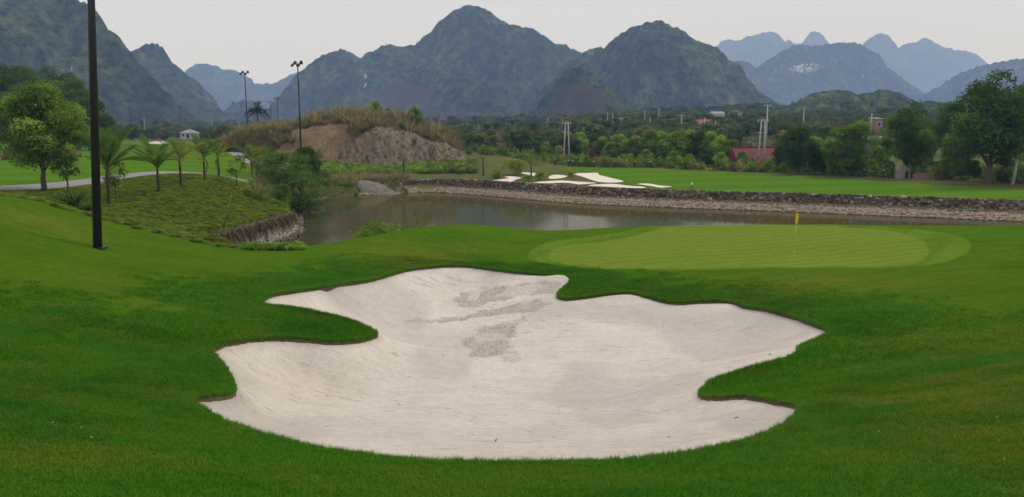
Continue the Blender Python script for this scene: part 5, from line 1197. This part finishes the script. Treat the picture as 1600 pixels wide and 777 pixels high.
# ------------------------------------------------------------------ shrubs and other small plants
sh = {'y': [clump_mesh('golden_shrub', 0.9, 1.25, 620, 0.20, [(0.36, 0.38, 0.04), (0.26, 0.31, 0.035), (0.15, 0.21, 0.03)])], 'g': [clump_mesh('green_shrub', 0.8, 1.0, 560, 0.20, MID + DARK[2:])]}
def shrub(u, v, d, s, ty, label):
    g = ground_at(u, d); o = mk_obj('shrub', sh[ty][0], None, g - [0, 0, 0.05]); o.scale = (s * 1.15, s * 1.15, s); o.rotation_euler = (0, 0, rng.random() * 6); tag(o, label, 'shrub', 'shrubs among the far bunkers')
for u, vb, vt, ty, lb_ in [(804, 273, 256, 'y', 'large rounded golden shrub above the far bunkers'), (774, 279, 267, 'g', 'dark green shrub left of the far bunkers'), (847, 281, 271, 'y', 'low wide golden shrub right of the young palm'), (895, 277, 270, 'y', 'small golden shrub between the far sand patches'), (822, 283, 276, 'y', 'small golden shrub beside the wall below the young palm')]:
    g_ = on_land([(u, vb)], land)[0]; hgt_ = (at_y(u, vt, g_[1])[2] - g_[2]); shrub(u, vb, g_[1], hgt_ / 0.85, ty, lb_)
strip_p = [clump_mesh('bedding_green', 0.6, 0.8, 200, 0.20, FRESH + MID[1:]), clump_mesh('bedding_yellow', 0.6, 0.8, 190, 0.20, [(0.16, 0.20, 0.04), (0.10, 0.145, 0.03), (0.20, 0.22, 0.06)]), clump_mesh('bedding_dark', 0.6, 0.7, 180, 0.19, MID)]
pts = []; 
for q in range(900):
    u = rng.uniform(500, 742); v = rng.uniform(255, 272)
    pts.append((u, v))
pts = np.array(pts); PL = on_land(pts, land); isy = pts[:, 0] > 670
scatter('planting', (PL - [0, 0, 0.05])[~isy], [strip_p[0], strip_p[2], strip_p[1]], 'green planted bed along the foot of the rocky mound', scl=rng.uniform(0.5, 1.05, (~isy).sum()), weights=[4, 2, 1])
scatter('planting', (PL - [0, 0, 0.05])[isy], [strip_p[1], strip_p[0]], 'yellow flowering bed at the right foot of the rocky mound', scl=rng.uniform(0.6, 1.25, isy.sum()), weights=[3, 1])
# creeping weeds on the slope above the pond
weed = [clump_mesh('weed_clump', 0.35, 0.22, 150, 0.08, [(0.20, 0.27, 0.014), (0.25, 0.30, 0.018), (0.17, 0.245, 0.012)], 0.6, 0.6), clump_mesh('weed_dark', 0.35, 0.28, 110, 0.11, [(0.065, 0.125, 0.02), (0.085, 0.145, 0.026)], 0.6, 0.6), clump_mesh('weed_tan', 0.3, 0.2, 80, 0.10, [(0.19, 0.18, 0.05), (0.15, 0.15, 0.04)], 0.5, 0.5)]
q = rand_in(WEEDS, 15000); q = q[seg_dist(q[:, 0], q[:, 1], PATH_C, False)[0] > 2.3]
scatter('creeping_weeds', on_ground(q, -0.02), weed, 'creeping weeds covering the slope between cart path and pond', scl=np.column_stack([rng.uniform(0.4, 0.9, (len(q), 2)), rng.uniform(0.14, 0.4, len(q))]), weights=[4, 1.0, 1.3])
edge = resample(low[3:], 0.22); edge = edge + rng.normal(size=edge.shape) * 0.25
lush = [clump_mesh('lush_weed', 0.3, 0.32, 130, 0.13, FRESH + MID[1:], 0.5, 0.3)]
e2 = on_land([(u, v) for u, v in zip(rng.uniform(385, 474, 160), rng.uniform(384, 391, 160))], land0)[:, :2]
scatter('lush_weeds', on_ground(np.concatenate([edge, e2]), -0.03), lush + [weed[1]], 'lush green weeds fringing the lawn edge above the pond', scl=np.concatenate([rng.uniform(0.35, 0.8, len(edge)), rng.uniform(0.6, 1.15, 160)]), weights=[3, 1])
# reeds and dry plants
def tuft(name, u, v, d, s, mesh, label, cat='grass tuft', dx=0.0):
    g = ground_at(u, d) if v is None else on_land([(u, v)], land)[0]
    o = mk_obj(name, mesh, None, g - [0, 0, 0.04]); o.scale = (s,) * 3; return tag(o, label, cat)
tuft('dry_grass_tuft', 346, 372, 0, 1.0, blades_mesh('dry_tuft', 60, 0.35, 1.15, 0.035, [(0.30, 0.25, 0.12), (0.22, 0.20, 0.09)], 0.7, 4, 'leaf', 0.5), 'pale dry grass tuft at the lower end of the weedy slope')
tuft('flower_patch', 376, 296, 0, 1.0, clump_mesh('yellow_flowers', 0.9, 0.25, 130, 0.12, [(0.55, 0.40, 0.02), (0.35, 0.30, 0.03), (0.08, 0.12, 0.02)], 0.7, 0.6), 'small patch of yellow flowers below the sapling', 'flowers')
mb = MB(); mb.tube([(0, 0, 0), (0.28, 0, 0.9), (0.5, 0.05, 1.75)], [0.035, 0.025, 0.01], 6); gs = on_land([(352, 345)], land)[0]
tag(mb.build('dead_stalk', m_plain('dry_stalk', (0.32, 0.30, 0.17), 0.9, 0.2, 6), None, True, gs), 'leaning pale dead stalk on the weedy slope', 'stalk')
spk = blades_mesh('spiky_leaves', 46, 0.12, 1.0, 0.15, [(0.055, 0.12, 0.022), (0.09, 0.16, 0.03), (0.04, 0.09, 0.02)], 0.75, 4, 'leaf', 0.9, 0.2)
o = tuft('agave', 116, 323, 0, 1.05, spk, 'spiky agave like plant with broad arching leaves left of the mast', 'plant'); o2 = tuft('agave', 143, 332, 0, 0.8, spk, 'smaller spiky plant tight against the foot of the tall mast', 'plant'); o2.rotation_euler = (0, 0, 2)
o3 = tuft('agave', 99, 316, 0, 0.7, spk, 'small spiky plant below the crooked tree', 'plant'); o3.rotation_euler = (0, 0, 4)
sc_ = blades_mesh('screwpine_leaves', 80, 0.35, 1.35, 0.13, [(0.12, 0.23, 0.025), (0.16, 0.28, 0.04), (0.08, 0.17, 0.02)], 0.7, 4, 'leaf', 0.8, 0.2)
for k, (u, vt, d, lb_) in enumerate([(616, 342, 46.6, 'bushy screw pine with long arching leaves on the near pond bank'), (594, 345, 46.6, 'leafy green bush on the near pond bank beside the screw pine'), (576, 356, 46.0, 'low pale green bush at the left end of the near bank plants')]):
    g = ground_at(u, d); zt = at_y(u, vt, d)[2]; ms = sc_ if k == 0 else clump_mesh('bank_bush', 0.8, 1.2, 420, 0.17, FRESH + MID, 0.4)
    o = mk_obj('bank_plant', ms, None, g - [0, 0, 0.05]); s_ = (zt - g[2]) / (1.25 if k == 0 else 1.15); o.scale = (s_ * (0.9 if k == 0 else 1.0), s_ * 0.9, s_); tag(o, lb_, 'plant', 'plants on the near pond bank')
eb = resample(smooth_open(POND[2:BACK0 + 2], 5), 0.25); en = outward(eb, 1)
if inside(eb[8:9, 0] + en[8:9, 0] * 0.5, eb[8:9, 1] + en[8:9, 1] * 0.5, POND)[0]: en = -en
ebq = np.concatenate([eb + en * rng.uniform(0.2, 4.0, (len(eb), 1)) for _ in range(4)]); ebq = ebq[ebq[:, 1] > 63]
scatter('bank_growth', on_ground(ebq, -0.05), [lush[0], reed[2], clump_mesh('bank_leaf', 0.5, 0.6, 160, 0.14, MID + DARK[1:]), reed[0]], 'tangle of weeds and reeds on the bank at the pond end', scl=rng.uniform(0.6, 1.3, len(ebq)) * np.where(rng.random(len(ebq)) < 0.5, 1, 0.7), weights=[3, 1.2, 3, 0.8])
# dry reeds where the pond ends and along the fairway foot
q = on_land([(u, v) for u, v in zip(rng.uniform(520, 640, 220), rng.uniform(277, 287, 220))], land)
scatter('dry_reeds', q - [0, 0, 0.05], reed[1:], 'dry reeds on the shore at the far end of the pond', scl=rng.uniform(0.35, 0.75, len(q)))
q = np.array([ground_at(u, 71 + rng.uniform(0, 30)) for u in rng.uniform(-60, 150, 300)]); q[:, 1] += 0
q = np.array([(x_, y_, land1(x_, y_)) for x_, y_ in zip(rng.uniform(-120, -52, 420), rng.uniform(96, 106, 420))])
scatter('tall_rough', q - [0, 0, 0.05], reed, 'band of dry rough grass crossing the left fairway', scl=rng.uniform(0.6, 1.0, len(q)), weights=[3, 1, 3])
# ------------------------------------------------------------------ floodlight masts
def mast(u, vtop, d, label, r0=0.16, r1=0.09, base=None, face=0.0, lamps=4, group='floodlight masts', height=None, lean=0.0):
    g = ground_at(u, d) if base is None else np.array(base, float)
    Hm = height if height else at_y(u, vtop, d)[2] - g[2]
    o = empty('floodlight_mast', g, face)
    MB().tube([(0, 0, -0.3), (lean * Hm * 0.5, 0, Hm * 0.5), (lean * Hm, 0, Hm)], [r0, (r0 + r1) / 2, r1], 8).build('pole', M['mast'], o, True)
    MB().box((0, 0, 0.03), (r0 * 3.4, r0 * 3.4, 0.06)).build('base_plate', M['mast'], o)
    MB().box((lean * Hm, 0, Hm + 0.06), (1.9, 0.12, 0.12)).build('crossarm', M['lamp'], o)
    for k in range(lamps):
        xk = (k - (lamps - 1) / 2) * 1.7 / max(1, lamps - 1)
        l_ = MB().add([(-0.26, -0.22, -0.2), (0.26, -0.22, -0.2), (0.26, 0.05, -0.24), (-0.26, 0.05, -0.24), (-0.18, -0.16, 0.22), (0.18, -0.16, 0.22), (0.18, 0.16, 0.14), (-0.18, 0.16, 0.14)], [tuple(f) for f in BOXF]).build('lamp', M['lamp'], o, False, (lean * Hm + xk, -0.18, Hm + (0.28 if k % 2 else -0.12)))
        l_.rotation_euler = (R(-25), 0, R((k - 1.5) * 22))
    return tag(o, label, 'floodlight', group)
nb = on_land([(152, 388)])[0]
mast(152, -200, nb[1], 'near tall brown mast on the left lawn rising out of the picture', 0.165, 0.085, nb - [0, 0, 0.02], 0, 4, 'floodlight masts', 20.0, 0.055)
for u, vt, d, lb_ in [(471, 101, 125, 'black floodlight mast standing in front of the rocky mound'), (388, 115, 172, 'slim floodlight mast against the sky left of the mound palm'), (425, 160, 330, 'small distant mast just right of the mound palm'), (436, 154, 290, 'distant mast standing over the left end of the mound'),
        (206, 158, 324, 'distant mast above the isolated dark round tree'), (284, 168, 430, 'distant mast beside the pale clubhouse'), (335, 180, 620, 'tiny far mast between the clubhouse and the cart path tree'), (370, 181, 640, 'tiny far mast above the left foot of the mound'),
        (685, 180, 420, 'thin far mast just right of the mound tree'), (710, 183, 440, 'thin far mast above the right end of the mound'), (794, 184, 300, 'dark mast above the palms behind the far fairway'), (789, 178, 420, 'farther thin mast beside the dark mast'), (895, 181, 480, 'thin dark mast behind the twin concrete poles'), (700, 186, 520, 'tiny far mast between two thin ones right of the mound')]:
    sc_k = 1.0 if d < 200 else 1.25
    mast(u, vt, d, lb_, 0.15 * sc_k, 0.09 * sc_k, None, rng.uniform(-0.6, 0.6), 3 if d > 200 else 4)
# ------------------------------------------------------------------ concrete utility poles
def pole(u, vt, d, label, twin=0, base=None, r=0.15, arms=True, lean=0.0, vb=None):
    g = ground_at(u, d); Hm = at_y(u, vt, d)[2] - g[2]; o = empty('utility_pole', g, rng.uniform(-0.4, 0.4))
    xs_ = (-0.35, 0.35) if twin else (0,)
    for k in xs_: MB().tube([(k * 1.5, 0, -0.3), (k * (0.7 if twin else 1) + lean * Hm, 0, Hm)], [r * 1.2, r * 0.8], 8).build('pole', M['concrete'], o, True)
    if arms:
        MB().box((lean * Hm, 0.02, Hm - 0.35), (1.7, 0.1, 0.1)).build('crossarm', M['concrete'], o)
        for k in (-0.7, 0, 0.7): MB().tube([(k + lean * Hm, 0.02, Hm - 0.3), (k + lean * Hm, 0.02, Hm - 0.05)], [0.06, 0.04], 6).build('insulator', M['white'], o)
    if twin:
        MB().box((0, 0.02, Hm * 0.72), (1.5, 0.12, 0.12)).build('brace', M['concrete'], o)
    return tag(o, label, 'pole', 'concrete utility poles')
for u, vt, d, lb_, tw, ar in [(885, 190, 138, 'twin concrete pole at the left part of the far tree belt', 1, True), (1189, 186, 122, 'twin concrete pole in front of the red roofed house', 1, True), (1582, 212, 88, 'leaning bare concrete post at the right end of the far fairway', 0, False),
        (906, 192, 230, 'pale pole, left of two right of the twin pole', 0, True), (912, 199, 215, 'shorter pale pole right of the twin pole', 0, False), (949, 175, 300, 'pale pole, left of a close pair on the slope', 0, False), (957, 177, 310, 'pale pole, right of a close pair on the slope', 0, False), (970, 184, 240, 'pale pole right of the close pair', 0, True),
        (1007, 173, 330, 'pale short pole left of the tallest slope pole', 0, False), (1015, 183, 240, 'thin pale pole over the yellowish belt trees', 0, False), (1029, 168, 330, 'tallest pale pole on the slope above the belt', 0, False), (1064, 179, 220, 'pale lamp topped pole left of the long red roof', 0, True), (1100, 184, 230, 'pale pole in front of the long red roof', 0, False), (1117, 189, 220, 'pale pole right of the long red roof', 0, False),
        (1196, 163, 170, 'tall pole rising just behind the twin pole at the red house', 0, True), (1254, 168, 230, 'pale pole above the very dark tree', 0, False), (1359, 177, 190, 'pale pole beside the bare brick building', 0, False), (748, 193, 330, 'small pale pole above the mound end', 0, False), (856, 184, 420, 'small pale pole at the foot of the bare cone hill', 0, False), (227, 184, 330, 'pale post beyond the left fairway', 0, False)]:
    pole(u, vt, d, lb_, tw, None, 0.13 if d < 150 else 0.17, ar, 0.09 if u == 1582 else 0.0)

# ------------------------------------------------------------------ houses
def house(name, u, vbase, d, wd, dp, hw, hr, roof, label, rz=0.0, kind='gable', wins=3, wall='wall_paint', z=None, over=0.35, door=True):
    g = ground_at(u, d)
    if vbase is not None: g[2] = max(g[2] - 0.3, at_y(u, vbase, d)[2]) if z is None else z
    o = empty(name, g, rz)
    zg = land1(g[0], g[1]) - g[2] - 0.5
    MB().box((0, 0, (hw + zg) / 2), (wd, dp, hw - zg)).build('wall', M[wall], o)
    a, b = wd / 2 + over, dp / 2 + over
    if kind == 'gable':
        V = [(-a, -b, hw), (a, -b, hw), (a, b, hw), (-a, b, hw), (-a, 0, hw + hr), (a, 0, hw + hr), (-a, -b, hw - 0.12), (a, -b, hw - 0.12), (a, b, hw - 0.12), (-a, b, hw - 0.12)]
        Fc = [(0, 1, 5, 4), (2, 3, 4, 5), (6, 9, 8, 7), (0, 6, 7, 1), (2, 8, 9, 3), (0, 4, 3), (1, 2, 5), (0, 3, 9, 6), (1, 7, 8, 2)]
    elif kind == 'hip':
        r_ = max(0.05, a - b)
        V = [(-a, -b, hw), (a, -b, hw), (a, b, hw), (-a, b, hw), (-r_, 0, hw + hr), (r_, 0, hw + hr), (-a, -b, hw - 0.12), (a, -b, hw - 0.12), (a, b, hw - 0.12), (-a, b, hw - 0.12)]
        Fc = [(0, 1, 5, 4), (2, 3, 4, 5), (6, 9, 8, 7), (0, 6, 7, 1), (2, 8, 9, 3), (0, 4, 3), (1, 2, 5), (0, 3, 9, 6), (1, 7, 8, 2)]
    else:
        V = [(-a, -b, hw + 0.02), (a, -b, hw + 0.02), (a, b, hw + hr), (-a, b, hw + hr), (-a, -b, hw - 0.12), (a, -b, hw - 0.12), (a, b, hw - 0.1), (-a, b, hw - 0.1)]
        Fc = [(0, 1, 2, 3), (4, 7, 6, 5), (0, 4, 5, 1), (1, 5, 6, 2), (2, 6, 7, 3), (3, 7, 4, 0)]
    rf = MB().add(V, Fc).build('roof', M[roof], o)
    if kind != 'shed': MB().tube([(-(a if kind == 'gable' else r_), 0, hw + hr + 0.03), ((a if kind == 'gable' else r_), 0, hw + hr + 0.03)], 0.1, 6).build('ridge_cap', M[roof], rf)
    nf = 1 if hw < 4 else 2
    for fl in range(nf):
        for k in range(wins):
            xk = (k - (wins - 1) / 2) * wd / (wins + 0.3); zc = (fl + 0.55) * hw / nf
            if hw < 1.0: continue
            if door and fl == 0 and k == wins // 2:
                MB().box((xk, -dp / 2 - 0.02, min(1.0, hw * 0.4)), (0.95, 0.08, min(2.0, hw * 0.8))).build('door', M['glass'], o); continue
            wi = MB().box((xk, -dp / 2 - 0.015, zc), (0.95, 0.06, 1.1)).build('window', M['white'], o)
            MB().box((xk, -dp / 2 - 0.05, zc), (0.78, 0.03, 0.92)).build('pane', M['glass'], wi)
    return tag(o, label, 'house')
house('house', 1178, None, 124, 6.6, 5.0, 0.75, 2.3, 'red_roof', 'low house with a long dark red roof behind the twin pole', 0.06, 'gable', 4, 'wall_paint')
house('house', 1097, 201, 300, 9.0, 6, 2.0, 1.4, 'pale_red_roof', 'long bright red roof on the slope above the belt', 0.05, 'gable', 3, 'white')
house('house', 1119, 190, 340, 5.0, 5, 3.2, 1.0, 'grey_roof', 'small house right of the long bright red roof', 0.1, 'gable', 2, 'wall_paint')
house('house', 1131, 194, 320, 5.0, 5, 2.0, 0.5, 'grey_roof', 'shed with a grey flat roof right of the bright red roof', -0.1, 'shed', 3, 'wall_paint')
house('house', 1148, 183, 400, 5.0, 5, 2.2, 1.4, 'red_roof', 'highest pale house with a dark red roof on the slope', 0.15, 'hip', 3, 'wall_paint')
house('house', 1180, 190, 400, 11, 5, 1.5, 0.7, 'grey_roof', 'long low grey roofed row behind the tall pole', 0.1, 'gable', 5, 'wall_paint')
house('house', 1258, 207, 240, 5.0, 5, 1.6, 0.6, 'grey_roof', 'small grey roofed house behind the very dark tree', 0.1, 'gable', 3, 'wall_paint')
house('house', 1366, 205, 195, 2.0, 3, 3.0, 0.3, 'grey_roof', 'narrow bare brick building beside a pale pole', 0.1, 'shed', 1, 'brick', None, 0.15, False)
house('house', 1371, 227, 160, 4.4, 4, 1.2, 0.6, 'grey_roof', 'low grey metal roof between the two right trees', -0.2, 'shed', 2, 'rubble')
house('house', 1390, 226, 170, 3.4, 4, 1.2, 0.5, 'grey_roof', 'small grey roof beside the low metal roof', 0.2, 'gable', 2, 'wall_paint')
house('house', 1477, 222, 160, 5.2, 5, 1.6, 1.5, 'red_roof', 'red roofed house between the right hand trees', 0.35, 'hip', 3, 'wall_paint')
house('clubhouse', 297, 216, 300, 5.4, 5, 1.9, 1.5, 'grey_roof', 'pale clubhouse with a grey pointed roof beyond the left fairway', 0.1, 'hip', 3, 'wall_paint')
house('pavilion', 232, 214, 400, 8.0, 5, 2.2, 0.6, 'white', 'low white pavilion beyond the left fairway', 0.0, 'shed', 3, 'white')
# ruined hut and low brick wall at the fairway edge
g = ground_at(1410, 99); o = tag(empty('ruined_hut', g, 0.15, 0.72), 'small ruined plaster hut under the dense tree', 'hut')
MB().add([(-1.0, -0.8, -0.3), (1.0, -0.8, -0.3), (1.0, 0.8, -0.3), (-1.0, 0.8, -0.3), (-1.0, -0.8, 2.1), (0.55, -0.8, 1.75), (0.6, 0.8, 2.0), (-1.0, 0.8, 2.3)], [tuple(f) for f in BOXF]).build('wall', M['rubble'], o)
MB().box((0.2, -0.83, 0.55), (0.6, 0.08, 1.2)).build('doorway', M['glass'], o)
g = ground_at(1457, 96); o = tag(empty('brick_wall', g, 0.05), 'low orange brick wall between tree trunks at the fairway edge', 'wall', None, 'thing')
for r_ in range(4):
    for k in range(8):
        if r_ == 3 and k > 5: continue
        MB().box(((k - 5.5) * 0.42 + (0.21 if r_ % 2 else 0), rng.normal() * 0.01, 0.09 + r_ * 0.19), (0.40, 0.22, 0.175)).build('brick', M['brick'], o)
# short fence posts with white caps along the belt
for k, (u, d) in enumerate([(868, 127), (888, 126.5), (895, 126), (905, 126), (928, 125.5), (960, 124.5), (992, 123.5), (1016, 122.5), (1380, 100.5), (1350, 102)]):
    g = ground_at(u, d); o = empty('marker_post', g, 0)
    MB().box((0, 0, 0.4), (0.16, 0.16, 1.0)).build('post', M['mast'], o); MB().add([(-.1, -.1, 0), (.1, -.1, 0), (.1, .1, 0), (-.1, .1, 0), (0, 0, 0.12)], [(3, 2, 1, 0), (0, 1, 4), (1, 2, 4), (2, 3, 4), (3, 0, 4)]).build('cap', M['white'], o, False, (0, 0, 0.9))
    tag(o, ORD[k] + ' white capped marker post from the left along the far fairway edge' if k < 8 else ['white capped marker post nearest the ruined hut', 'white capped marker post under the bright topped tree'][k - 8], 'post', 'marker posts along the far fairway edge')

# ------------------------------------------------------------------ flagstick, distance marker
g = on_land([(1242, 393)], land)[0]; Hf = px_h(331, 393, g[1])
o = tag(empty('flagstick', g, 0), 'yellow flagstick with a limp yellow flag on the putting green', 'flag')
MB().tube([(0, 0, -0.1), (-0.012, 0, Hf)], [0.019, 0.017], 8).build('pole', M['yellow'], o, True)
V = []; 
for j in range(8):
    t = j / 7; zf = Hf - 0.03 - 0.56 * t; wf = 0.04 + 0.12 * math.sin(math.pi * min(1, 0.25 + t * 0.62)) * (1 - 0.35 * t)
    for k in range(7):
        s_ = k / 6; V.append((-0.012 + (s_ - 0.22) * wf, 0.045 * math.sin(s_ * 9 + t * 2.0) * (0.3 + t), zf - 0.07 * s_ * (1 - t)))
Fc = [(j * 7 + k, j * 7 + k + 1, (j + 1) * 7 + k + 1, (j + 1) * 7 + k) for j in range(7) for k in range(6)]
fl = mk_obj('flag', mk_mesh('flag', V, Fc, M['yellow'], True), o); md = fl.modifiers.new('cloth', 'SOLIDIFY'); md.thickness = 0.012
MB().tube([(0, 0, -0.08), (0, 0, 0.006)], [0.054, 0.054], 14).build('cup', M['white'], o)
g = on_land([(1081, 295)], land)[0]; o = tag(empty('tee_marker', g, 0), 'tiny white topped marker on the far fairway above the wall', 'marker')
MB().tube([(0, 0, -0.1), (0, 0, 0.45)], [0.05, 0.05], 8).build('stake', M['mast'], o); MB().add([(-.12, -.08, 0), (.12, -.08, 0), (.12, .08, 0), (-.12, .08, 0), (-.05, -.04, .3), (.05, -.04, .3), (.05, .04, .3), (-.05, .04, .3)], [tuple(f) for f in BOXF]).build('head', M['white'], o, False, (0, 0, 0.44))

# ------------------------------------------------------------------ near turf: real blades
def m_blade():
    m, N, L, o = nm('turf_blades')
    c, _ = turf_color(N, L, **LAWN, dry_amt=0.32, fine=False, spots=True)
    c = mixc(N, L, 1.0, c, attr(N, 'tint', 'Color'), 'MULTIPLY')
    p = N.new('ShaderNodeBsdfPrincipled'); L.new(c, p.inputs['Base Color']); p.inputs['Roughness'].default_value = 0.6; p.inputs['Specular IOR Level'].default_value = 0.06
    tr = N.new('ShaderNodeBsdfTranslucent'); L.new(mixc(N, L, 1.0, c, (1.2, 1.3, 0.7), 'MULTIPLY'), tr.inputs['Color'])
    ms = N.new('ShaderNodeMixShader'); ms.inputs[0].default_value = 0.35; L.new(p.outputs[0], ms.inputs[1]); L.new(tr.outputs[0], ms.inputs[2]); L.new(ms.outputs[0], o.inputs[0])
    return m
M['blade'] = m_blade()
G1 = [(1.75, 1.6, 1.5), (1.35, 1.3, 1.2), (2.0, 1.85, 1.7), (1.05, 1.05, 1.0), (2.6, 2.1, 2.2)]
turf = [blades_mesh('turf_tuft', 300, 0.15, 0.032, 0.0055, G1, 0.55, 2, 'blade', 0.7) for _ in range(4)]
fine = [blades_mesh('edge_tuft', 40, 0.045, 0.048, 0.006, G1, 0.6, 2, 'blade', 0.8) for _ in range(2)]
coarse = [blades_mesh('coarse_tuft', 200, 0.24, 0.042, 0.012, G1, 0.5, 2, 'blade', 0.7) for _ in range(3)]
def lawn_z(x, y):
    z = land(x, y); b_, _ = seg_dist(x, y, BUNK)
    return z + 0.05 * np.exp(-(b_ / 0.45) ** 2) * sstep(9.5, 14, y) + 0.15 * fbm(x * 0.7, y * 0.7, 12, 3) * sstep(0.0, 0.8, b_) * sstep(5, 1.0, b_) * sstep(8.5, 12, y), b_
def turf_points(y0, y1, st, edge):
    A, B = np.meshgrid(np.arange(-(y1 * 0.86), y1 * 0.86, st), np.arange(y0, y1, st)); x, y = A.ravel() + rng.uniform(-.5, .5, A.size) * st, B.ravel() + rng.uniform(-.5, .5, A.size) * st
    k = (np.abs(x) < y * 0.80 + 1.0) & (x > -40) & (x < 40); x, y = x[k], y[k]
    ins = inside(x, y, BUNK); b_, _ = seg_dist(x, y, BUNK); k = ~ins & (b_ > edge); x, y = x[k], y[k]
    z, b_ = lawn_z(x, y); return np.column_stack([x, y, z - 0.004]), b_
p0, b0 = turf_points(5.0, 15.0, 0.13, 0.12); kp = rng.random(len(b0)) < np.maximum(sstep(4.5, 0.8, b0), sstep(17, 12.5, p0[:, 1])); p0, b0 = p0[kp], b0[kp]; long_ = 1 + 0.55 * sstep(3.0, 0.3, b0) * sstep(9, 14, p0[:, 1]) 
scatter('turf_grass', p0, turf, 'blades of mown turf on the near lawn', scl=np.column_stack([np.ones(len(p0)), np.ones(len(p0)), long_ * rng.uniform(0.85, 1.25, len(p0))]))
p1, b1 = turf_points(15.0, 36.0, 0.21, 0.2); ok = ~inside(p1[:, 0], p1[:, 1], FRINGE) & (rng.random(len(b1)) < np.maximum(sstep(4.5, 0.8, b1), sstep(20, 14, p1[:, 1]))); p1, b1 = p1[ok], b1[ok]
scatter('turf_grass', p1, coarse, 'blades of turf on the banks around the bunker', scl=np.column_stack([np.ones(len(p1)), np.ones(len(p1)), (1 + 0.5 * sstep(4.0, 0.5, b1)) * rng.uniform(0.8, 1.25, len(p1))]))
ring_ = np.concatenate([resample(np.concatenate([BUNK, BUNK[:1]]), 0.035)] * 3); e_n = len(ring_)
off_ = rng.uniform(-0.01, 0.17, e_n); d_, i_ = seg_dist(ring_[:, 0], ring_[:, 1], BUNK); q = ring_ - nrm[i_] * off_[:, None]; z_, _ = lawn_z(q[:, 0], q[:, 1])
scatter('turf_grass', np.column_stack([q, z_ - 0.006]), fine, 'fringe of grass overhanging the bunker edge', scl=np.column_stack([np.ones(e_n), np.ones(e_n), rng.uniform(0.7, 1.5, e_n)]) * np.where(q[:, 1] > 16, 1.35, 1.0)[:, None])
# fallen leaves and crumbs
lf = []
V = np.array([(-0.05, 0, 0.004), (0, 0.022, 0.012), (0.055, 0, 0.02), (0, -0.022, 0.01)]); lm = mk_mesh('fallen_leaf', V, [(0, 1, 2, 3)], m_plain('dry_leaf', (0.20, 0.13, 0.06), 0.8, 0.3, 5))
lm2 = mk_mesh('pale_leaf', V * 1.15, [(0, 1, 2, 3)], m_plain('pale_dry_leaf', (0.36, 0.28, 0.15), 0.8, 0.3, 5))
pq = [(rng.uniform(0, 420), rng.uniform(410, 760)) for _ in range(40)] + [(rng.uniform(1300, 1600), rng.uniform(470, 740)) for _ in range(25)]
lp = on_land(pq); ok = ~inside(lp[:, 0], lp[:, 1], BUNK); lp = lp[ok]; z_, _ = lawn_z(lp[:, 0], lp[:, 1]); lp[:, 2] = z_ + 0.04
scatter('fallen_leaves', lp, [lm, lm2], 'dry leaves scattered over the lawn', scl=rng.uniform(0.2, 0.5, len(lp)), tilt=0.3)
def sand_pt(u, v):
    d_ = ray(u, v); T = np.arange(6, 45, 0.02); x_, y_ = d_[0] * T, d_[1] * T; zz_ = CAMZ + d_[2] * T; s_ = tps_eval(SPp[:, :2], WS, x_, y_); k = np.nonzero(zz_ < s_)[0][0]; return np.array([x_[k], y_[k], s_[k]])
sp = [sand_pt(u, v) for u, v in [(805, 553), (692, 556), (1203, 555), (1018, 561), (620, 700), (826, 617), (990, 530), (860, 590), (915, 640), (1045, 685), (512, 620), (775, 690), (867, 686), (1150, 655), (640, 590), (700, 640), (560, 660), (900, 575), (1090, 640), (1160, 540)]]
scatter('sand_debris', np.array(sp) + [0, 0, 0.01], [lm, lm2], 'dark crumbs and leaves lying on the bunker sand', scl=rng.uniform(0.4, 1.0, len(sp)), tilt=0.3, weights=[4, 1])
# ------------------------------------------------------------------ hazy air
m, N, L, o = nm('hazy_air')
pv = N.new('ShaderNodeVolumePrincipled')
pv.inputs['Color'].default_value = (0.38, 0.55, 1.0, 1)
pv.inputs['Absorption Color'].default_value = (1, 1, 1, 1)
pv.inputs['Density'].default_value = 0.00036
pv.inputs['Anisotropy'].default_value = 0.0
L.new(pv.outputs[0], o.inputs['Volume'])
M['haze'] = m
hz = MB().box((0, 2450, 289), (6600, 5500, 586)).build('haze', M['haze'])
tag(hz, 'thin bluish haze filling the whole valley', None, None, 'stuff')
